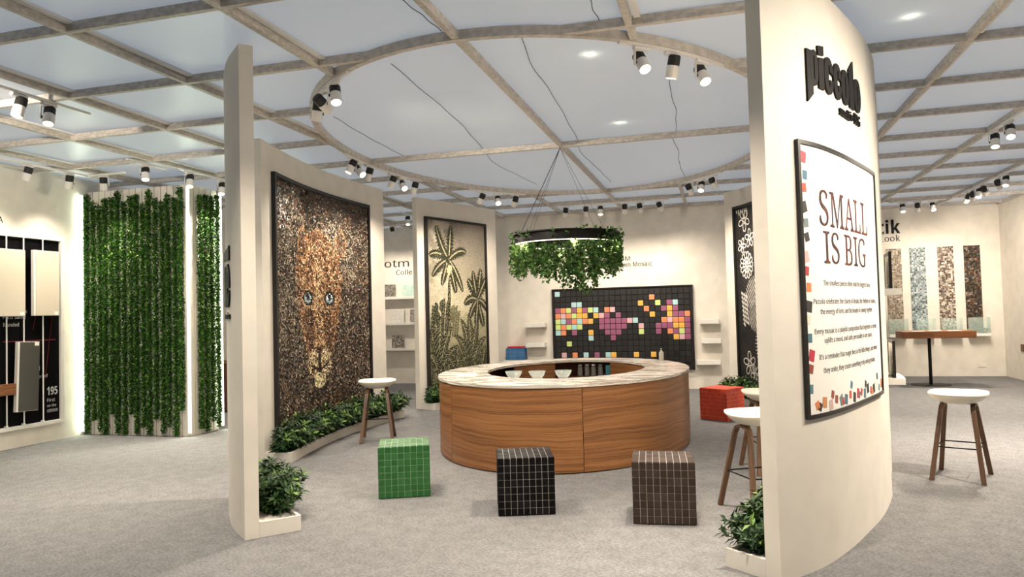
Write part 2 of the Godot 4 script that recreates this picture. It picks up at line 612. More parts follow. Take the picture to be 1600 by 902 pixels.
func build_ceiling() -> void:
	var c := thing("ceiling", "white grid of beams under panels of pale grey cloth", "ceiling")
	c.set_meta("kind", "structure")
	var xs := []
	var zs := []
	for k in range(-6, 8):
		xs.append(-1.785 + 1.24 * k)
	for k in range(-9, 11):
		zs.append(-8.766 + 1.19 * k)
	# cloth panels, each a little slack
	var variants := []
	var ns := noise(41, 1.3, 3)
	for v in 4:
		var st := st_new()
		var N := 8
		var hgt := func(i, j):
			var e: float = sin(PI * i / N) * sin(PI * j / N)
			return e * (0.012 + 0.014 * ns.get_noise_2d(i * 0.45 + v * 9.0, j * 0.3))
		for i in N:
			for j in N:
				var q := []
				for k in [[0, 0], [1, 0], [1, 1], [0, 1]]:
					q.append(Vector3((float(i + k[0]) / N - 0.5) * 1.24, hgt.call(i + k[0], j + k[1]), (float(j + k[1]) / N - 0.5) * 1.19))
				st.set_smooth_group(1)
				for k in [0, 2, 1, 0, 3, 2]:
					st.add_vertex(q[k])
		st.generate_normals()
		variants.append(st.commit())
	for i in xs.size() - 1:
		for j in zs.size() - 1:
			part("fabric_panel", variants[(i * 3 + j * 7) % 4], M.ceiling_fabric, c, Vector3((xs[i] + xs[i + 1]) / 2, CEIL + 0.005, (zs[j] + zs[j + 1]) / 2))
	# beams, cut where they meet the oval ring except the middle two
	var bw := 0.05
	var inside := func(t: float, half: float) -> float:
		return half * sqrt(maxf(0.0, 1.0 - t * t))
	for i in xs.size():
		var x: float = xs[i]
		var t: float = (x - RC.x) / RA.x
		if i == 6 or absf(t) >= 1.0:
			beam(c, Vector3(x, 0, zs[0]), Vector3(x, 0, zs[-1]), bw)
			if i != 6:
				boxp("batten", Vector3(x + 0.062, CEIL - 0.012, (zs[0] + zs[-1]) / 2), Vector3(0.05, 0.018, absf(zs[0] - zs[-1])), M.beam_white, c)
		else:
			var dz: float = inside.call(t, RA.y)
			beam(c, Vector3(x, 0, zs[0]), Vector3(x, 0, RC.y - dz), bw)
			boxp("batten", Vector3(x + 0.062, CEIL - 0.012, RC.y + dz + 0.15 + (zs[-1] - RC.y - dz) / 2), Vector3(0.05, 0.018, absf(zs[-1] - RC.y - dz) - 0.1), M.beam_white, c)
			beam(c, Vector3(x, 0, RC.y + dz), Vector3(x, 0, zs[-1]), bw)
	for j in zs.size():
		var z: float = zs[j]
		var t: float = (z - RC.y) / RA.y
		if j == 9 or absf(t) >= 1.0:
			beam(c, Vector3(xs[0], 0, z), Vector3(xs[-1], 0, z), bw * 0.98)
		else:
			var dx: float = inside.call(t, RA.x)
			beam(c, Vector3(xs[0], 0, z), Vector3(RC.x - dx, 0, z), bw * 0.98)
			beam(c, Vector3(RC.x + dx, 0, z), Vector3(xs[-1], 0, z), bw * 0.98)
	var st := st_new()
	var ring := oval_arc(RC, RA, 0, TAU, 120)
	add_slab(st, ring, 0, ring.len, BEAM0 - 0.004, CEIL - 0.002, -0.028, 0.028, 0.17)
	part("ring_beam", st.commit(), M.beam_paint, c)

func beam(c: Node, a: Vector3, b: Vector3, w: float) -> void:
	if a.distance_to(b) < 0.1:
		return
	var along_x := absf(a.x - b.x) > absf(a.z - b.z)
	var s := Vector3(a.distance_to(b), CEIL - BEAM0 - 0.002, w) if along_x else Vector3(w, CEIL - BEAM0 - 0.001, a.distance_to(b))
	boxp("beam", Vector3((a.x + b.x) / 2, (CEIL + BEAM0) / 2, (a.z + b.z) / 2), s, M.beam_paint, c, 0.004)

# ==================================================================== curved partitions of the booth
var A := {}
func build_partitions() -> void:
	# the near left one is measured from its far end so that its face is the outside
	A.near = arc([Vector2(-4.15, -5.6), Vector2(-3.9, -5.2), Vector2(-3.72, -4.97), Vector2(-3.53, -4.76), Vector2(-3.27, -4.53)])
	A.lion = arc([Vector2(-4.79, -7.0), Vector2(-4.92, -7.6), Vector2(-5.02, -8.21), Vector2(-5.08, -8.91), Vector2(-5.08, -9.6), Vector2(-5.05, -10.13), Vector2(-5.02, -10.55)])
	A.palm = arc([Vector2(-4.83, -11.42), Vector2(-4.55, -12.13), Vector2(-4.3, -12.84), Vector2(-4.06, -13.44)])
	A.flower = arc([Vector2(0.15, -13.25), Vector2(0.38, -12.93), Vector2(0.57, -12.54), Vector2(0.78, -11.95), Vector2(0.98, -11.3)])
	A.pic = arc([Vector2(0.285, -4.41), Vector2(0.56, -4.76), Vector2(0.76, -5.13), Vector2(0.94, -5.54), Vector2(1.105, -5.95), Vector2(1.235, -6.36), Vector2(1.3, -6.6)])
	A.disp = arc([Vector2(1.30, -6.88), Vector2(1.43, -7.3), Vector2(1.56, -7.9), Vector2(1.62, -8.6), Vector2(1.58, -9.6)])
	for w in [["near", "tall curved white partition at the left, seen end on, black logo outside"],
			["lion", "curved white partition carrying the big cat mosaic"],
			["palm", "curved white partition carrying the palm tree mosaic"],
			["flower", "curved white partition carrying the black and white flower mosaic"],
			["pic", "tall curved white partition at the right carrying the raised word and the framed poster"],
			["disp", "curved white partition just behind the poster partition, with small ledges"]]:
		var a: Dictionary = A[w[0]]
		var o := slab("curved_partition", a, 0, a.len, 0, WH, -0.1, 0, M.partition_paint, self)
		tag(o, w[1], "partition", "", "thing")

# ==================================================================== counter
func oval(t: float, ax: Vector2, y: float, c := OC) -> Vector3:
	return Vector3(c.x + ax.x * cos(t), y, c.y + ax.y * sin(t))

func build_counter() -> void:
	var c := thing("oval_counter", "oval counter with brown wood veneer sides and a veined marble top", "counter")
	var T := 0.855
	var outer := Vector2(1.48, 2.08)
	var inner := Vector2(0.95, 1.44)
	var IC := OC + Vector2(0.0, -0.11)
	# marble ring
	var st := st_new()
	var N := 96
	for i in N:
		var t0 := TAU * i / N
		var t1 := TAU * (i + 1) / N
		var o0 := oval(t0, outer, T)
		var o1 := oval(t1, outer, T)
		var i0 := oval(t0, inner, T, IC)
		var i1 := oval(t1, inner, T, IC)
		var dn := Vector3(0, -0.028, 0)
		var uv := [Vector2(o0.x, o0.z), Vector2(o1.x, o1.z), Vector2(i1.x, i1.z), Vector2(i0.x, i0.z)]
		quad(st, o0, o1, i1, i0, Vector3.UP, uv)
		quad(st, o0 + dn, o1 + dn, i1 + dn, i0 + dn, Vector3.DOWN, uv)
		var n0 := Vector3(cos(t0) / outer.x, 0, sin(t0) / outer.y).normalized()
		var n1 := Vector3(cos(t1) / outer.x, 0, sin(t1) / outer.y).normalized()
		quad(st, o0, o1, o1 + dn, o0 + dn, [n0, n1, n1, n0], uv)
		quad(st, i0, i1, i1 + dn, i0 + dn, [-n0, -n1, -n1, -n0], uv)
	part("marble_top", st.commit(), M.marble, c)
	# outside: six bent veneer panels with open joints over a dark core
	var oa := oval_arc(OC, outer - Vector2(0.012, 0.012), 0, TAU, 144)
	var tl := TAU
	for k in 6:
		var t0 := 1.19 + tl * k / 6
		var pa := oval_arc(OC, outer - Vector2(0.012, 0.012), t0, t0 + tl / 6, 32)
		st = st_new()
		add_slab(st, pa, 0.003, pa.len - 0.003, 0.012, T - 0.03, 0.0, 0.03, 0.06)
		var o := part("veneer_panel", st.commit(), M.veneer, c)
	st = st_new()
	add_slab(st, oa, 0, oa.len, 0.0, T - 0.03, 0.032, 0.06, 0.1)
	part("core", st.commit(), M.crate_brown, c)
	# inside: veneer facing with an open shelf at the back and a doorway-like gap at the left
	for seg in [[-2.68, -2.05], [-1.22, 1.0], [1.0, 2.75]]:
		var ia := oval_arc(IC, inner + Vector2(0.02, 0.02), seg[0], seg[1], 40)
		st = st_new()
		add_slab(st, ia, 0, ia.len, 0.0, T - 0.03, -0.025, 0.0, 0.07)
		part("inner_panel", st.commit(), M.veneer, c)
	for seg in [[-2.05, -1.22], [2.75, 3.6]]:
		st = st_new()
		for i in 16:
			var t0: float = lerpf(seg[0], seg[1], i / 16.0)
			var t1: float = lerpf(seg[0], seg[1], (i + 1) / 16.0)
			for yy in [[0.62, 1.0], [0.6, -1.0]]:
				quad(st, oval(t0, inner, yy[0], IC), oval(t1, inner, yy[0], IC), oval(t1, outer - Vector2(0.07, 0.07), yy[0]), oval(t0, outer - Vector2(0.07, 0.07), yy[0]), Vector3(0, yy[1], 0))
			quad(st, oval(t0, inner, 0.6, IC), oval(t1, inner, 0.6, IC), oval(t1, inner, 0.62, IC), oval(t0, inner, 0.62, IC), Vector3(0, 0, 1))
		part("inner_shelf", st.commit(), M.crate_brown, c)
	# things on the shelf inside the counter
	st = st_new()
	add_lathe(st, [Vector2(0, 0.002), Vector2(0.034, 0.0), Vector2(0.036, 0.006), Vector2(0.036, 0.12), Vector2(0.03, 0.135), Vector2(0.024, 0.138), Vector2(0.024, 0.15), Vector2(0, 0.151)], 14)
	var jar_m := st.commit()
	st = st_new()
	add_lathe(st, [Vector2(0, 0.15), Vector2(0.028, 0.15), Vector2(0.028, 0.166), Vector2(0, 0.167)], 14)
	var lid_m := st.commit()
	var jl := ["clear jar on the shelf inside the counter, at the left end of the jars", "clear jar inside the counter, second from the left", "clear jar inside the counter, third from the left", "clear jar inside the counter, next to the teal box"]
	for k in 4:
		var j := thing("glass_jar", jl[k], "jar", Vector3(-1.97 + k * 0.098, 0.62, -10.6 - 0.015 * (k % 2)), 0.0, "jars on the shelf inside the counter")
		part("jar_body", jar_m, M.clear_glass, j)
		part("lid", lid_m, M.white_metal, j)
	var tb := boxp("card_box", Vector3(-1.46, 0.70, -10.55), Vector3(0.24, 0.16, 0.14), M.teal_card, self, 0.004)
	tag(tb, "dark teal card box on the shelf inside the counter", "box")
	# three glass bowls on the marble
	st = st_new()
	add_lathe(st, [Vector2(0.0, 0.004), Vector2(0.038, 0.0), Vector2(0.042, 0.008), Vector2(0.05, 0.02), Vector2(0.078, 0.055), Vector2(0.09, 0.088), Vector2(0.086, 0.088), Vector2(0.074, 0.057), Vector2(0.046, 0.024), Vector2(0.0, 0.014)], 28)
	var bowl_m := st.commit()
	st = st_new()
	add_lathe(st, [Vector2(0.0902, 0.084), Vector2(0.0925, 0.088), Vector2(0.09, 0.092), Vector2(0.085, 0.09)], 28)
	var rim_m := st.commit()
	var bp := [[-2.09, -7.45, "leftmost of the three clear glass bowls on the counter"], [-1.84, -7.46, "middle one of the three clear glass bowls on the counter"], [-1.58, -7.53, "rightmost of the three clear glass bowls on the counter"]]
	for b in bp:
		var o := thing("glass_bowl", b[2], "bowl", Vector3(b[0], T + 0.001, b[1]), 0.0, "glass bowls on the marble counter")
		part("bowl_body", bowl_m, M.clear_glass, o)
		part("rim", rim_m, M.tinted_glass, o)
	# loose sample card at the left end and a bottle at the far right
	var card := thing("sample_card", "small white card with dark marks lying on the left end of the counter", "card", Vector3(-2.84, T + 0.0005, -8.1), 0.5)
	boxp("sheet", Vector3(0, 0.002, 0), Vector3(0.24, 0.003, 0.17), M.paper, card)
	boxp("mark", Vector3(-0.03, 0.0042, 0.01), Vector3(0.05, 0.001, 0.05), M.ink, card)
	boxp("mark", Vector3(0.05, 0.0042, -0.01), Vector3(0.06, 0.001, 0.03), M.ink, card)
	st = st_new()
	add_lathe(st, [Vector2(0, 0), Vector2(0.03, 0.001), Vector2(0.032, 0.01), Vector2(0.032, 0.1), Vector2(0.026, 0.118), Vector2(0.014, 0.125), Vector2(0, 0.126)], 16)
	var bt := thing("bottle", "small white pump bottle standing at the far edge of the counter", "bottle", Vector3(-0.78, T + 0.001, -10.3))
	part("bottle_body", st.commit(), M.white_plastic, bt)
	st = st_new()
	add_lathe(st, [Vector2(0.014, 0.124), Vector2(0.014, 0.14), Vector2(0.005, 0.142), Vector2(0.005, 0.155), Vector2(0.012, 0.156), Vector2(0.012, 0.165), Vector2(0, 0.166)], 12)
	part("pump", st.commit(), M.white_metal, bt)

# ==================================================================== green wall of foliage strips
func build_green_wall() -> void:
	var g := thing("green_wall", "tall column clad in vertical strips of green artificial foliage over white planks", "green wall")
	var x0 := -8.66
	var x1 := -6.97
	var zf := -8.47
	var zb := -9.08
	boxp("core", Vector3((x0 + x1) / 2, 1.7, (zf + zb) / 2), Vector3(x1 - x0 - 0.04, 3.4, zf - zb - 0.04), M.partition_paint, g)
	var variants := []
	for v in 6:
		variants.append(foliage_strip(3.02 + 0.07 * v))
	var n := 16
	var pitch := (x1 - x0) / n
	var pm := box_mesh(Vector3(pitch - 0.012, 3.44, 0.022), 0.003)
	var lows := [0.02, 0.2, 0.06, 0.02, 0.3, 0.03, 0.02, 0.3, 0.04, 0.12, 0.02, 0.24, 0.05, 0.14, 0.02, 0.36]
	for i in n:
		part("plank", pm, M.partition_paint, g, Vector3(x0 + pitch * (i + 0.5), 1.72, zf - 0.005))
		var b := Basis(Vector3(1 if i % 2 else -1, 0, 0), Vector3.UP, Vector3(0, 0, 1))
		b = Basis.from_scale(Vector3(1, 1, 1))
		part("foliage_strip", variants[clampi(int((3.40 - lows[i] - 0.16 * ((i * 7) % 5) / 4.0 - 3.02) / 0.07), 0, 5)], M.leaf, g, Vector3(x0 + pitch * (i + 0.5) + 0.004 * ((i * 7) % 5 - 2), lows[i], zf + 0.01), b).set_meta("kind", "stuff")
	var ps := 0.61 / 5.0
	pm = box_mesh(Vector3(0.022, 3.44, ps - 0.012), 0.003)
	lows = [0.3, 0.08, 0.03, 0.16, 0.06]
	for i in 5:
		part("plank", pm, M.partition_paint, g, Vector3(x1 + 0.005, 1.72, zf - ps * (i + 0.5)))
		if i > 0:
			part("foliage_strip", variants[clampi(int((3.38 - lows[i] - 3.02) / 0.07), 0, 5)], M.leaf, g, Vector3(x1 + 0.02, lows[i], zf - ps * (i + 0.5)), Basis(Vector3.UP, PI / 2)).set_meta("kind", "stuff")
	# light strips: at the wall, at the front corner and at the rear corner
	var ls := [["at the left edge of the green wall", Vector3(-8.685, 1.72, -8.4), 0.3], ["at the front corner of the green wall", Vector3(-6.93, 1.72, -8.44), 0.35], ["at the rear right edge of the green wall", Vector3(-6.93, 1.72, -9.12), 0.8]]
	for l in ls:
		var t := thing("led_light_strip", "glowing white vertical light strip " + l[0], "light strip", l[1], l[2], "light strips of the green wall")
		boxp("channel", Vector3(0, 0, -0.008), Vector3(0.05, 3.36, 0.012), M.white_metal, t)
		boxp("diffuser", Vector3(0, 0, 0.004), Vector3(0.032, 3.34, 0.012), M.led_white, t, 0.003)
		var a := AreaLight3D.new()
		a.name = "led_glow"
		a.area_size = Vector2(0.04, 3.34)
		a.light_color = c255(240, 255, 225)
		a.light_energy = 1.8
		a.shadow_enabled = true
		a.rotation.y = PI
		a.position = Vector3(0, 0, 0.013)
		t.add_child(a)

func foliage_strip(H: float) -> ArrayMesh:
	var st := st_new()
	for i in int(H * 1050):
		var y := rnd(0.0, H)
		var x := rnd(-0.021, 0.021)
		var base := Vector3(x, y, rnd(0.0, 0.065))
		var d := (Vector3(x * 22.0 + rnd(-0.6, 0.6), rnd(-0.8, 0.9), rnd(0.2, 1.0))).normalized()
		var side := d.cross(rdir()).normalized()
		var k := rnd(0, 1)
		var c := lin(24, 60, 20).lerp(lin(78, 132, 40), k * k)
		if rnd(0, 1) < 0.08:
			c = lin(132, 172, 72)
		add_leaf(st, base, d, side, rnd(0.026, 0.045), rnd(0.014, 0.024), c, 0.2)
	return st.commit()

# ==================================================================== murals of small tesserae
func tesserae(a: Dictionary, s0: float, s1: float, y0: float, y1: float, cols: int, rows: int, off: float, turn: float, tilt: float, gap: float, fn: Callable) -> ArrayMesh:
	var V := PackedVector3Array()
	var Nn := PackedVector3Array()
	var C := PackedColorArray()
	var w := (s1 - s0) / cols
	var h := (y1 - y0) / rows
	for i in cols:
		var s := s0 + w * (i + 0.5)
		var q := arc_xy(a, s)
		var n2 := arc_n(a, s)
		var n := Vector3(n2.x, 0, n2.y)
		var x := Vector3(n2.y, 0, -n2.x)
		for j in rows:
			var y := y0 + h * (j + 0.5)
			var cc = fn.call((s - s0) / (s1 - s0), (y - y0) / (y1 - y0), s, y)
			if cc == null:
				continue
			var r := rnd(-turn, turn)
			var cx := (x * cos(r) + Vector3.UP * sin(r)) * w * (0.5 - gap)
			var cy := (Vector3.UP * cos(r) - x * sin(r)) * h * (0.5 - gap)
			cx += n * rnd(-tilt, tilt) * w
			cy += n * rnd(-tilt, tilt) * h
			var o := Vector3(q.x, y, q.y) + n * (off + rnd(0, 0.003))
			var nn := cx.cross(cy).normalized()
			var p := [o - cx - cy, o - cx + cy, o + cx + cy, o + cx - cy]
			for k in [0, 1, 2, 0, 2, 3]:
				V.append(p[k])
				Nn.append(nn)
				C.append(cc)
	var arr := []
	arr.resize(Mesh.ARRAY_MAX)
	arr[Mesh.ARRAY_VERTEX] = V
	arr[Mesh.ARRAY_NORMAL] = Nn
	arr[Mesh.ARRAY_COLOR] = C
	var m := ArrayMesh.new()
	m.add_surface_from_arrays(Mesh.PRIMITIVE_TRIANGLES, arr)
	return m

func framed_mural(called: String, label: String, a: Dictionary, s0: float, s1: float, y0: float, y1: float, cols: int, rows: int, turn: float, tilt: float, gap: float, fn: Callable) -> Node3D:
	var t := thing(called, label, "mural")
	var fw := 0.045
	slab("frame_side", a, s0, s0 + fw, y0, y1, 0.001, 0.05, M.frame_black, t)
	slab("frame_side", a, s1 - fw, s1, y0, y1, 0.001, 0.05, M.frame_black, t)
	slab("frame_rail", a, s0 + fw, s1 - fw, y1 - fw, y1, 0.001, 0.05, M.frame_black, t)
	slab("frame_rail", a, s0 + fw, s1 - fw, y0, y0 + fw, 0.001, 0.05, M.frame_black, t)
	slab("backing", a, s0 + fw, s1 - fw, y0 + fw, y1 - fw, 0.001, 0.02, M.mosaic_backing, t)
	part("mosaic_tiles", tesserae(a, s0 + fw, s1 - fw, y0 + fw, y1 - fw, cols, rows, 0.024, turn, tilt, gap, fn), M.vertex_gloss, t).set_meta("kind", "stuff")
	return t

func ell(x: float, y: float, cx: float, cy: float, rx: float, ry: float) -> float:
	return Vector2((x - cx) / rx, (y - cy) / ry).length()

func table(v: float, keys: Array) -> float:
	for i in keys.size() - 1:
		if v <= keys[i + 1][0]:
			return lerpf(keys[i][1], keys[i + 1][1], clampf((v - keys[i][0]) / (keys[i + 1][0] - keys[i][0]), 0, 1))
	return keys[-1][1]

# the big cat: a pale-eyed head looking out of a dark speckled ground
func cat_color(s: float, y: float, n: FastNoiseLite) -> Color:
	var cx := 1.61
	var k := rnd(0, 1)
	var big := n.get_noise_2d(s * 60, y * 60)
	var fleck := 0.22 + 0.25 * big
	fleck += 0.26 * exp(-pow((s - 0.65) / 0.45, 2)) * smoothstep(0.9, 1.5, y) * smoothstep(2.95, 2.3, y)
	fleck += 0.3 * exp(-pow((s - 2.25) / 0.4, 2)) * smoothstep(1.9, 2.3, y) * smoothstep(3.0, 2.6, y)
	fleck += 0.12 * smoothstep(2.4, 3.0, s) * smoothstep(1.9, 1.2, y)
	fleck -= 0.22 * smoothstep(2.75, 3.15, y) + 0.08 * smoothstep(1.2, 0.3, y)
	var c := lin(44, 39, 36).lerp(lin(88, 78, 68), k)
	if rnd(0, 1) < fleck:
		c = lin(126, 115, 98).lerp(lin(184, 173, 152), k)
	elif rnd(0, 1) < 0.16:
		c = lin(128, 88, 60)
	var hw := table(y, [[0.7, 0.1], [0.85, 0.24], [1.05, 0.37], [1.25, 0.48], [1.5, 0.6], [1.8, 0.7], [2.1, 0.74], [2.4, 0.66], [2.62, 0.4], [2.75, 0.0]])
	var u := absf(s - cx) / maxf(hw, 0.01)
	if u < 1.0 and y > 0.7 and y < 2.74 and rnd(0, 1) < smoothstep(1.0, 0.82, u) * 0.92 + 0.05:
		c = lin(138, 96, 62).lerp(lin(184, 138, 98), k)
		if rnd(0, 1) < 0.24 + 0.2 * big:
			c = lin(98, 66, 44)
		elif rnd(0, 1) < 0.2:
			c = lin(226, 204, 166)
		# pale bridge of the nose and brow
		if absf(s - cx) < 0.13 and y > 1.25 and y < 2.3 and rnd(0, 1) < 0.4:
			c = lin(222, 190, 146)
		# shaded sides of the muzzle
		var sh := maxf(1.0 - ell(s, y, cx - 0.26, 1.42, 0.1, 0.3), 1.0 - ell(s, y, cx + 0.26, 1.42, 0.1, 0.3))
		if sh > 0 and rnd(0, 1) < 0.55:
			c = lin(86, 66, 52)
	for e in [[1.17, 2.5], [2.27, 2.58]]:
		var d := ell(s, y, e[0], e[1], 0.16, 0.22)
		if d < 1.0 and rnd(0, 1) < 0.6:
			c = lin(196, 148, 104) if d > 0.74 else lin(110, 78, 58).lerp(lin(150, 112, 84), k)
	for e in [1.29, 1.925]:
		var d := ell(s, y, e, 1.815, 0.105, 0.066)
		if d < 1.75 and y < 1.84 and rnd(0, 1) < 0.6:
			c = lin(196, 170, 134)
		if d < 1.45:
			c = lin(44, 34, 28)
		if d < 1.0:
			c = lin(168, 188, 204).lerp(lin(206, 216, 222), k)
			if ell(s, y, e, 1.83, 0.045, 0.045) < 1.0:
				c = lin(28, 28, 32)
	# muzzle, nose, chin
	for e in [[cx - 0.17, 0.98], [cx + 0.17, 0.98]]:
		if ell(s, y, e[0], e[1], 0.19, 0.19) < 1.0 and rnd(0, 1) < 0.85:
			c = lin(224, 202, 158).lerp(lin(238, 222, 186), k)
			if rnd(0, 1) < 0.18:
				c = lin(130, 98, 66)
	if ell(s, y, cx, 0.76, 0.17, 0.11) < 1.0:
		c = lin(220, 204, 150).lerp(lin(240, 228, 190), k)
	if y > 1.1 and y < 1.25 and absf(s - cx) < (y - 1.06) * 1.1:
		c = lin(206, 172, 130) if y > 1.19 else lin(92, 62, 46)
	if y > 0.86 and y < 1.1 and absf(s - cx) < 0.028:
		c = lin(56, 40, 32)
	var mw := 0.872 + 0.35 * absf(s - cx)
	if absf(y - mw) < 0.022 and absf(s - cx) < 0.24:
		c = lin(66, 48, 38)
	return c

# ---- drawing on a small canvas for the printed mosaics
func leaf_px(im: Image, p0: Vector2, p1: Vector2, p2: Vector2, w: float, dark: Color, light: Color, ribs: int, feather := 0.0) -> void:
	var n := int((p0.distance_to(p1) + p1.distance_to(p2)) * 1.6) + 4
	for i in n + 1:
		var t := float(i) / n
		var p := p0.lerp(p1, t).lerp(p1.lerp(p2, t), t)
		var d := (p1 - p0).lerp(p2 - p1, t).normalized()
		var side := Vector2(-d.y, d.x)
		var ww := w * pow(sin(PI * clampf(t * 0.94 + 0.06, 0, 1)), 0.7)
		var m := int(ww * 2) + 1
		for j in range(-m, m + 1):
			var f := float(j) / m
			var q := p + side * ww * f - d * absf(f) * ww * 0.5
			if feather > 0.0 and fmod(t * n * feather + absf(f) * 2.0, 2.0) > 1.15 and absf(f) > 0.25:
				continue
			var c := dark
			if absf(f) < 0.1 or (ribs > 0 and fmod(t * ribs + absf(f) * 0.9, 1.0) < 0.2 and absf(f) < 0.92):
				c = light
			if q.x >= 0 and q.y >= 0 and q.x < im.get_width() and q.y < im.get_height():
				im.set_pixel(int(q.x), int(q.y), c)

func frond_px(im: Image, p0: Vector2, p1: Vector2, p2: Vector2, w: float, dark: Color, light: Color) -> void:
	var n := int((p0.distance_to(p1) + p1.distance_to(p2)) * 0.62)
	for i in n + 1:
		var t := float(i) / n
		var p := p0.lerp(p1, t).lerp(p1.lerp(p2, t), t)
		var d := (p1 - p0).lerp(p2 - p1, t).normalized()
		var L := w * pow(sin(PI * clampf(t * 0.86 + 0.1, 0, 1)), 0.6) * (0.8 + 0.2 * sin(i * 1.9))
		for sd in [-1.0, 1.0]:
			var q: Vector2 = (d * 0.75 + Vector2(-d.y, d.x) * sd + Vector2(0, 0.35)).normalized()
			leaf_px(im, p, p + q * L * 0.5, p + q * L + Vector2(0, L * 0.12), 0.75, dark, light if i % 4 == 0 else dark, 0)
	leaf_px(im, p0, p1, p2, 0.8, light, light, 0)

func palm_px(im: Image, top: Vector2, base: Vector2, fronds: Array, w: float, dark: Color, light: Color, tw: float) -> void:
	leaf_px(im, base, (base + top) / 2 + Vector2(tw, 0), top, tw, dark, light, 14)
	for f in fronds:
		var e := top + Vector2(f[0], f[1])
		frond_px(im, top, top + Vector2(f[0] * 0.6, f[1] * 0.5 - f[2]), e, w * 1.7, dark, light)

func palm_canvas() -> Image:
	var W := 150
	var H := 270
	var im := Image.create(W, H, false, Image.FORMAT_RGB8)
	var ns := noise(51, 0.03, 4)
	for y in H:
		for x in W:
			var t := float(y) / H
			var c := ramp(t, [c255(128, 119, 108), c255(138, 130, 116), c255(164, 155, 134), c255(204, 195, 168), c255(188, 180, 152), c255(120, 116, 92), c255(62, 62, 46)])
			c = c.lerp(c255(228, 220, 194), clampf(0.5 - absf(x - 30.0) / 60.0 + ns.get_noise_2d(x, y) * 0.6, 0, 0.5))
			im.set_pixel(x, y, c)
	var dk := c255(46, 48, 30)
	var md := c255(104, 102, 74)
	var lt := c255(186, 180, 146)
	var pale := c255(170, 164, 134)
	# faint trees behind
	for k in 9:
		leaf_px(im, Vector2(10 + k * 16, 200), Vector2(14 + k * 15, 165), Vector2(18 + k * 16, 140 + (k * 37) % 22), 12, pale, lt, 6, 0.2)
	# tall palm
	palm_px(im, Vector2(52, 62), Vector2(46, 190), [[-46, -6, 12], [-40, 26, 8], [-30, -52, -10], [6, -54, 2], [44, -14, 14], [34, 50, 6], [16, 52, -6], [-18, 40, 2]], 6.5, dk, pale, 3.0)
	for k in 14:
		leaf_px(im, Vector2(50 + (k * 5) % 14 - 5, 62 + (k * 11) % 26), Vector2(52, 70), Vector2(54 + (k * 7) % 12 - 6, 70 + (k * 11) % 26), 3.2, lt if k % 2 else dk, md, 0)
	# shorter palm at the right
	palm_px(im, Vector2(128, 128), Vector2(120, 230), [[-26, -34, 6], [-12, -48, -4], [10, -52, 2], [24, -36, 8], [-36, 6, 12], [-24, 30, 6], [26, 18, 10], [14, 44, -2], [-6, 40, -4]], 6.5, dk, pale, 2.6)
	# bushes
	for k in 60:
		var bx := fmod(k * 23.7, 72.0)
		var by := 128.0 + fmod(k * 17.3, 46.0) + absf(bx - 36) * 0.5
		leaf_px(im, Vector2(bx, by + 6), Vector2(bx + fmod(k * 3.1, 9.0) - 4, by), Vector2(bx + fmod(k * 5.3, 16.0) - 8, by - 5), 4.0, dk if k % 3 else md, pale, 3)
	# banana leaves and low fronds
	for b in [[22, 246, [[-20, -70, -8], [-8, -86, 0], [8, -92, 4], [34, -74, 16], [46, -42, 26], [-26, -36, -14]]], [104, 250, [[-42, -64, -10], [-26, -90, -4], [-4, -98, 4], [24, -84, 10], [44, -58, 16], [-54, -34, -20]]], [68, 262, [[-30, -44, -8], [0, -60, 4], [30, -44, 10], [44, -22, 14]]], [136, 262, [[-30, -30, -8], [-8, -52, 0], [10, -56, 4]]]]:
		for f in b[2]:
			leaf_px(im, Vector2(b[0], b[1]), Vector2(b[0] + f[2], b[1] + f[1] * 0.8), Vector2(b[0] + f[0], b[1] + f[1]), 8.5, dk, lt, 11)
	for k in 26:
		var bx := fmod(k * 41.3, 150.0)
		leaf_px(im, Vector2(bx, 268), Vector2(bx + 3, 250), Vector2(bx + fmod(k * 13.0, 30.0) - 15, 236 - fmod(k * 7.0, 14.0)), 2.6, dk if k % 2 else md, lt, 0)
	return im

func ring_px(im: Image, c: Vector2, r: float, w: float, col: Color, a0 := 0.0, a1 := TAU) -> void:
	var n := int(r * (a1 - a0) * 2) + 6
	for i in n + 1:
		var a := lerpf(a0, a1, float(i) / n)
		for k in int(w * 2) + 1:
			var q := c + Vector2(cos(a), sin(a)) * (r + k * 0.5)
			if q.x >= 0 and q.y >= 0 and q.x < im.get_width() and q.y < im.get_height():
				im.set_pixel(int(q.x), int(q.y), col)

func line_px(im: Image, a: Vector2, b: Vector2, w: float, col: Color) -> void:
	leaf_px(im, a, (a + b) / 2, b, w, col, col, 0)

